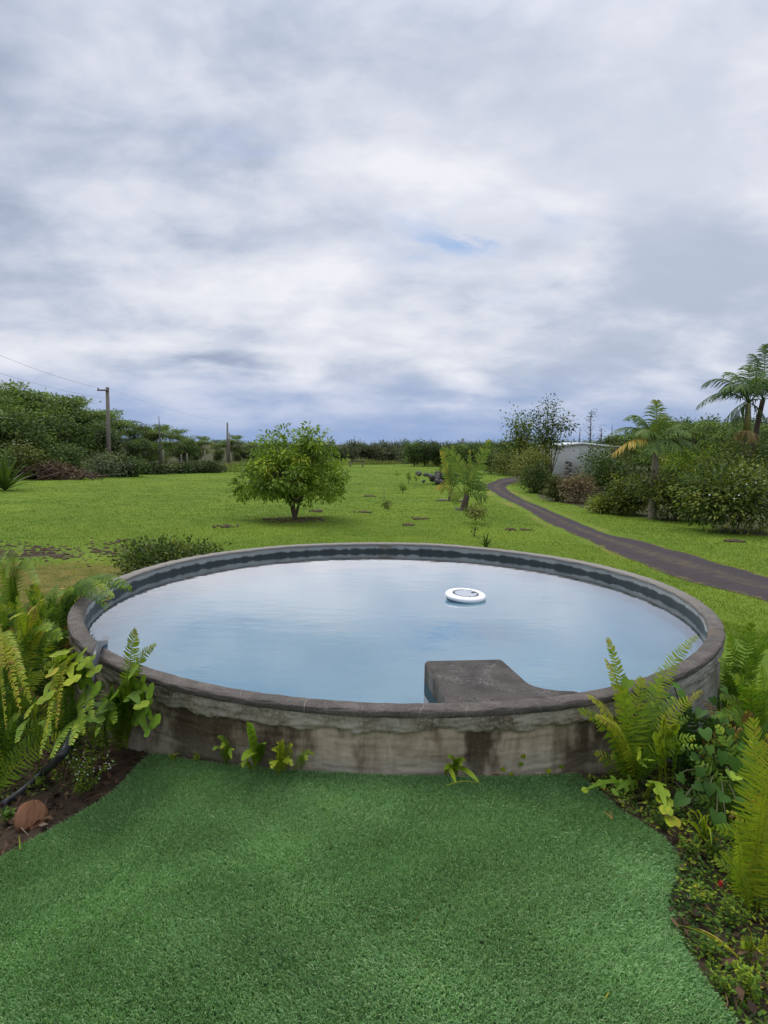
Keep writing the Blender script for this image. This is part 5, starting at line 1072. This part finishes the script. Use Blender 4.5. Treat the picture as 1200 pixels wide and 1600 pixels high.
def scatter(lst, kinds, name, label, group, Href, jy=0):
    lst = sorted(lst); cnt = {}; labs = []
    for (px, _, _) in lst:
        q, nm = min(LM, key=lambda v: abs(v[0] - px)); key = (nm, 'left' if px < q else 'right'); cnt.setdefault(key, []).append(px); labs.append((key, px))
    for k in cnt: cnt[k].sort(key=lambda v: abs(v - next(q for q, n_ in LM if n_ == k[0])))
    labs = [l if isinstance(l, str) else '%s, %s%s of the %s' % (label, (ORD[cnt[l[0]].index(l[1])] + ' ') if len(cnt[l[0]]) > 1 else '', l[0][1], l[0][0]) for l in labs]
    for (px, dist, pytop), label in zip(lst, labs):
        x_ = D(px, 700, dist)[0]; b = np.array([x_, dist, float(gz(x_, dist)) - .05]); H = D(px, pytop, dist)[2] - b[2]; s_ = H / Href
        plant_tree(name, label, 'tree', b, kinds[int(g.integers(len(kinds)))], group, g.uniform(0, 6.28), (s_ * g.uniform(.95, 1.2), s_ * g.uniform(.95, 1.2), s_))
def topline(px):   # roof line of the left wood in the photograph
    return np.interp(px, [-250, -100, 0, 35, 70, 110, 150, 190, 240, 300, 350, 400], [560, 580, 598, 601, 618, 620, 630, 650, 664, 672, 682, 690])
L1 = []
for px in np.arange(-122, 400, 27): d_ = np.interp(px, [-250, 0, 200, 400], [58, 66, 88, 112]) + g.uniform(-3, 3); L1.append((px + g.normal(0, 6), d_ + 7, topline(px) + g.uniform(-9, 7)))
scatter(L1, UM, 'umbrella_tree', 'flat-topped pale tree of the left wood', 'flat-topped trees of the left wood', 7.6)
L2 = []
for px in np.arange(-100, 400, 30): d_ = np.interp(px, [-250, 0, 200, 400], [54, 62, 86, 108]) + g.uniform(-2, 3); L2.append((px + g.normal(0, 8), d_, topline(px) + np.interp(px, [0, 400], [38, 14]) + g.uniform(-6, 8)))
scatter(L2, RO, 'broadleaf_tree', 'dark rounded tree of the left wood', 'rounded trees of the left wood', 5.9)
L3 = []
for px in np.arange(372, 780, 13): L3.append((px + g.normal(0, 3), g.uniform(113, 122), 694 + g.uniform(-3, 5)))
nf_ = len(L3)
for px in np.arange(380, 790, 17): L3.append((px + g.normal(0, 3), g.uniform(124, 138), 689 + g.uniform(-3, 5)))
scatter(L3[:nf_], SCR, 'scrub_tree', 'front-row far scrub tree', 'scrub trees of the far tree line', 3.9)
scatter(L3[nf_:], SCR, 'scrub_tree', 'back-row far scrub tree', 'scrub trees of the far tree line', 3.9)
L4 = [(px + g.normal(0, 3), g.uniform(96, 106), np.interp(px, [640, 700, 760], [688, 692, 690]) + g.uniform(-2, 4)) for px in np.arange(645, 790, 19)]
scatter(L4, RO, 'broadleaf_tree', 'rounded green far tree', 'rounded trees beyond the driveway bend', 5.9)
L5 = [(px + g.normal(0, 4), g.uniform(90, 104), np.interp(px, [860, 940, 1000, 1060, 1120, 1200, 1400], [690, 688, 672, 652, 655, 660, 640]) + g.uniform(-3, 6)) for px in np.arange(780, 1320, 24)]
scatter(L5, RO + [RO[0]], 'broadleaf_tree', 'dark rounded tree of the right wood', 'rounded trees of the right wood', 5.9)
L6 = [(px + g.normal(0, 4), g.uniform(70, 80), np.interp(px, [1000, 1060, 1120, 1200, 1400], [676, 650, 655, 664, 640]) + g.uniform(-2, 6)) for px in np.arange(1030, 1320, 38)]
scatter(L6, UM, 'umbrella_tree', 'flat-topped tree of the right wood', 'flat-topped trees of the right wood', 7.6)
L7 = [(px + g.normal(0, 4), g.uniform(140, 165), 690 + g.uniform(-4, 4)) for px in np.arange(800, 1010, 17)]
scatter(L7, SCR, 'scrub_tree', 'low skyline scrub tree', 'scrub trees on the skyline above the shed', 3.9)
# tall grass along the wood edge and at the far end of the lawn (uncountable)
mb = MB(); P = []
for a, b in zip(LAWN_L[4:-1], LAWN_L[5:]):
    L_ = np.linalg.norm(b - a); n = int(L_ * 120); q = a + (b - a) * rng.random(n)[:, None]; nn_ = norm(np.array([-(b - a)[1], (b - a)[0]])); nn_ = nn_ * np.sign(nn_[1]); P.append(q + nn_ * rng.uniform(.2, 5, n)[:, None])
P = np.concatenate(P); n = len(P); hh = rng.uniform(.4, 1.25, n) * (.65 + .4 * wob(P[:, 0], P[:, 1], .6, 1)); az = rng.uniform(0, 6.28, n); ln = rng.uniform(.05, .5, n)
P0 = np.column_stack([P, gz(P[:, 0], P[:, 1])]); A = np.stack([np.cos(az) * np.sin(ln), np.sin(az) * np.sin(ln), np.cos(ln)], 1); S = np.column_stack([np.ones(n), np.zeros(n), np.zeros(n)]) * .035
V = np.stack([P0 - S, P0 + S, P0 + A * hh[:, None]], 1).reshape(-1, 3); mb.add(V, [np.arange(n * 3).reshape(n, 3)], np.repeat(np.clip(.5 + .25 * rng.normal(size=n) + .2 * wob(P[:, 0], P[:, 1], .25, 2.), 0, 1), 3))
link(mb.mesh('tall_grass', TALLGR), 'tall_grass', kind='stuff', label='tall yellow-green grass fringing the far end of the lawn', category='tall grass')

# ---- utility poles, wires, fence posts
def pole(label, px, pyb, pytop, dist, r, arm):
    b = np.array([D(px, 700, dist)[0], dist, LAWN]); H = D(px, pytop, dist)[2] - LAWN; o = thing('utility_pole', label, 'utility pole', b)
    mb = MB(); tube(mb, [(0, 0, -.3), (0, 0, H * .5), (0, 0, H)], [r, r * .85, r * .7], 10); link(mb.mesh('shaft', GREYWOOD, True), 'shaft', o)
    if arm:
        mb = MB(); box(mb, (-.95, -r - .10, H - .42), (.25, -r * .6, H - .26)); link(mb.mesh('cross_arm', GREYWOOD), 'cross_arm', o)
        for x_ in (-.85, .18):
            mb = MB(); lathe(mb, [(.001, .16), (.05, .15), (.07, .08), (.04, .05), (.06, 0), (.001, 0)], 10); link(mb.mesh('insulator', BLACK, True), 'insulator', o, (x_, -r - .03, H - .26))
    return b + np.array([0, 0, H])
t1 = pole('weathered wooden utility pole with a short cross arm, nearer one', 170, 722, 605, 73, .25, True)
t2 = pole('thin far utility pole left of the round lawn tree', 355.5, 727, 660, 100, .17, False)
t3 = pole('short broken pole right beside the far utility pole', 358.5, 727, 676, 101, .11, False)
WIRE = plain('cable', (.30, .31, .33), .6, .1, 2)
def wire(label, a, b, sag, r=.012):
    a, b = np.asarray(a), np.asarray(b); mb = MB(); tube(mb, bez(a, (a + b) / 2 - np.array([0, 0, sag]), b, 20) - a, r, 5); o = thing('overhead_wire', label, 'wire', a); link(mb.mesh('cable', WIRE), 'cable', o)
wire('overhead wire from the nearer pole out of the picture at the left', t1 + np.array([-.85, -.3, -.1]), D(-40, 538, 55), .6)
wire('lower overhead wire leaving the nearer pole to the left', t1 + np.array([.1, -.3, -1.2]), D(-40, 570, 55), .6, .011)
wire('overhead wire between the two utility poles', t1 + np.array([.18, -.3, -.1]), t2 - np.array([0, 0, .1]), .8, .008)
for (px, pyb, pyt, lab) in [(255, 728, 702, 'grey fence post, first of the row left of the far pole'), (283, 727, 710, 'short fence post, second of the row'), (292, 726, 708, 'thin fence post, third of the row'), (320, 724, 703, 'tall pale fence post, fourth of the row'), (332, 725, 712, 'pale short fence post nearest the far pole')]:
    p = G(px, 737); p = np.array([D(px, 700, p[1] + 2)[0], p[1] + 2, 0]); p[2] = float(gz(p[0], p[1])); H = D(px, pyt, p[1])[2] - p[2]; mb = MB(); tube(mb, [(0, 0, -.2), (0.01, 0, H * .5), (0, 0, H)], [.075, .07, .06], 7); link(mb.mesh('fence_post', GREYWOOD), 'fence_post', None, p, label=lab, category='fence post', group='fence posts along the left wood')
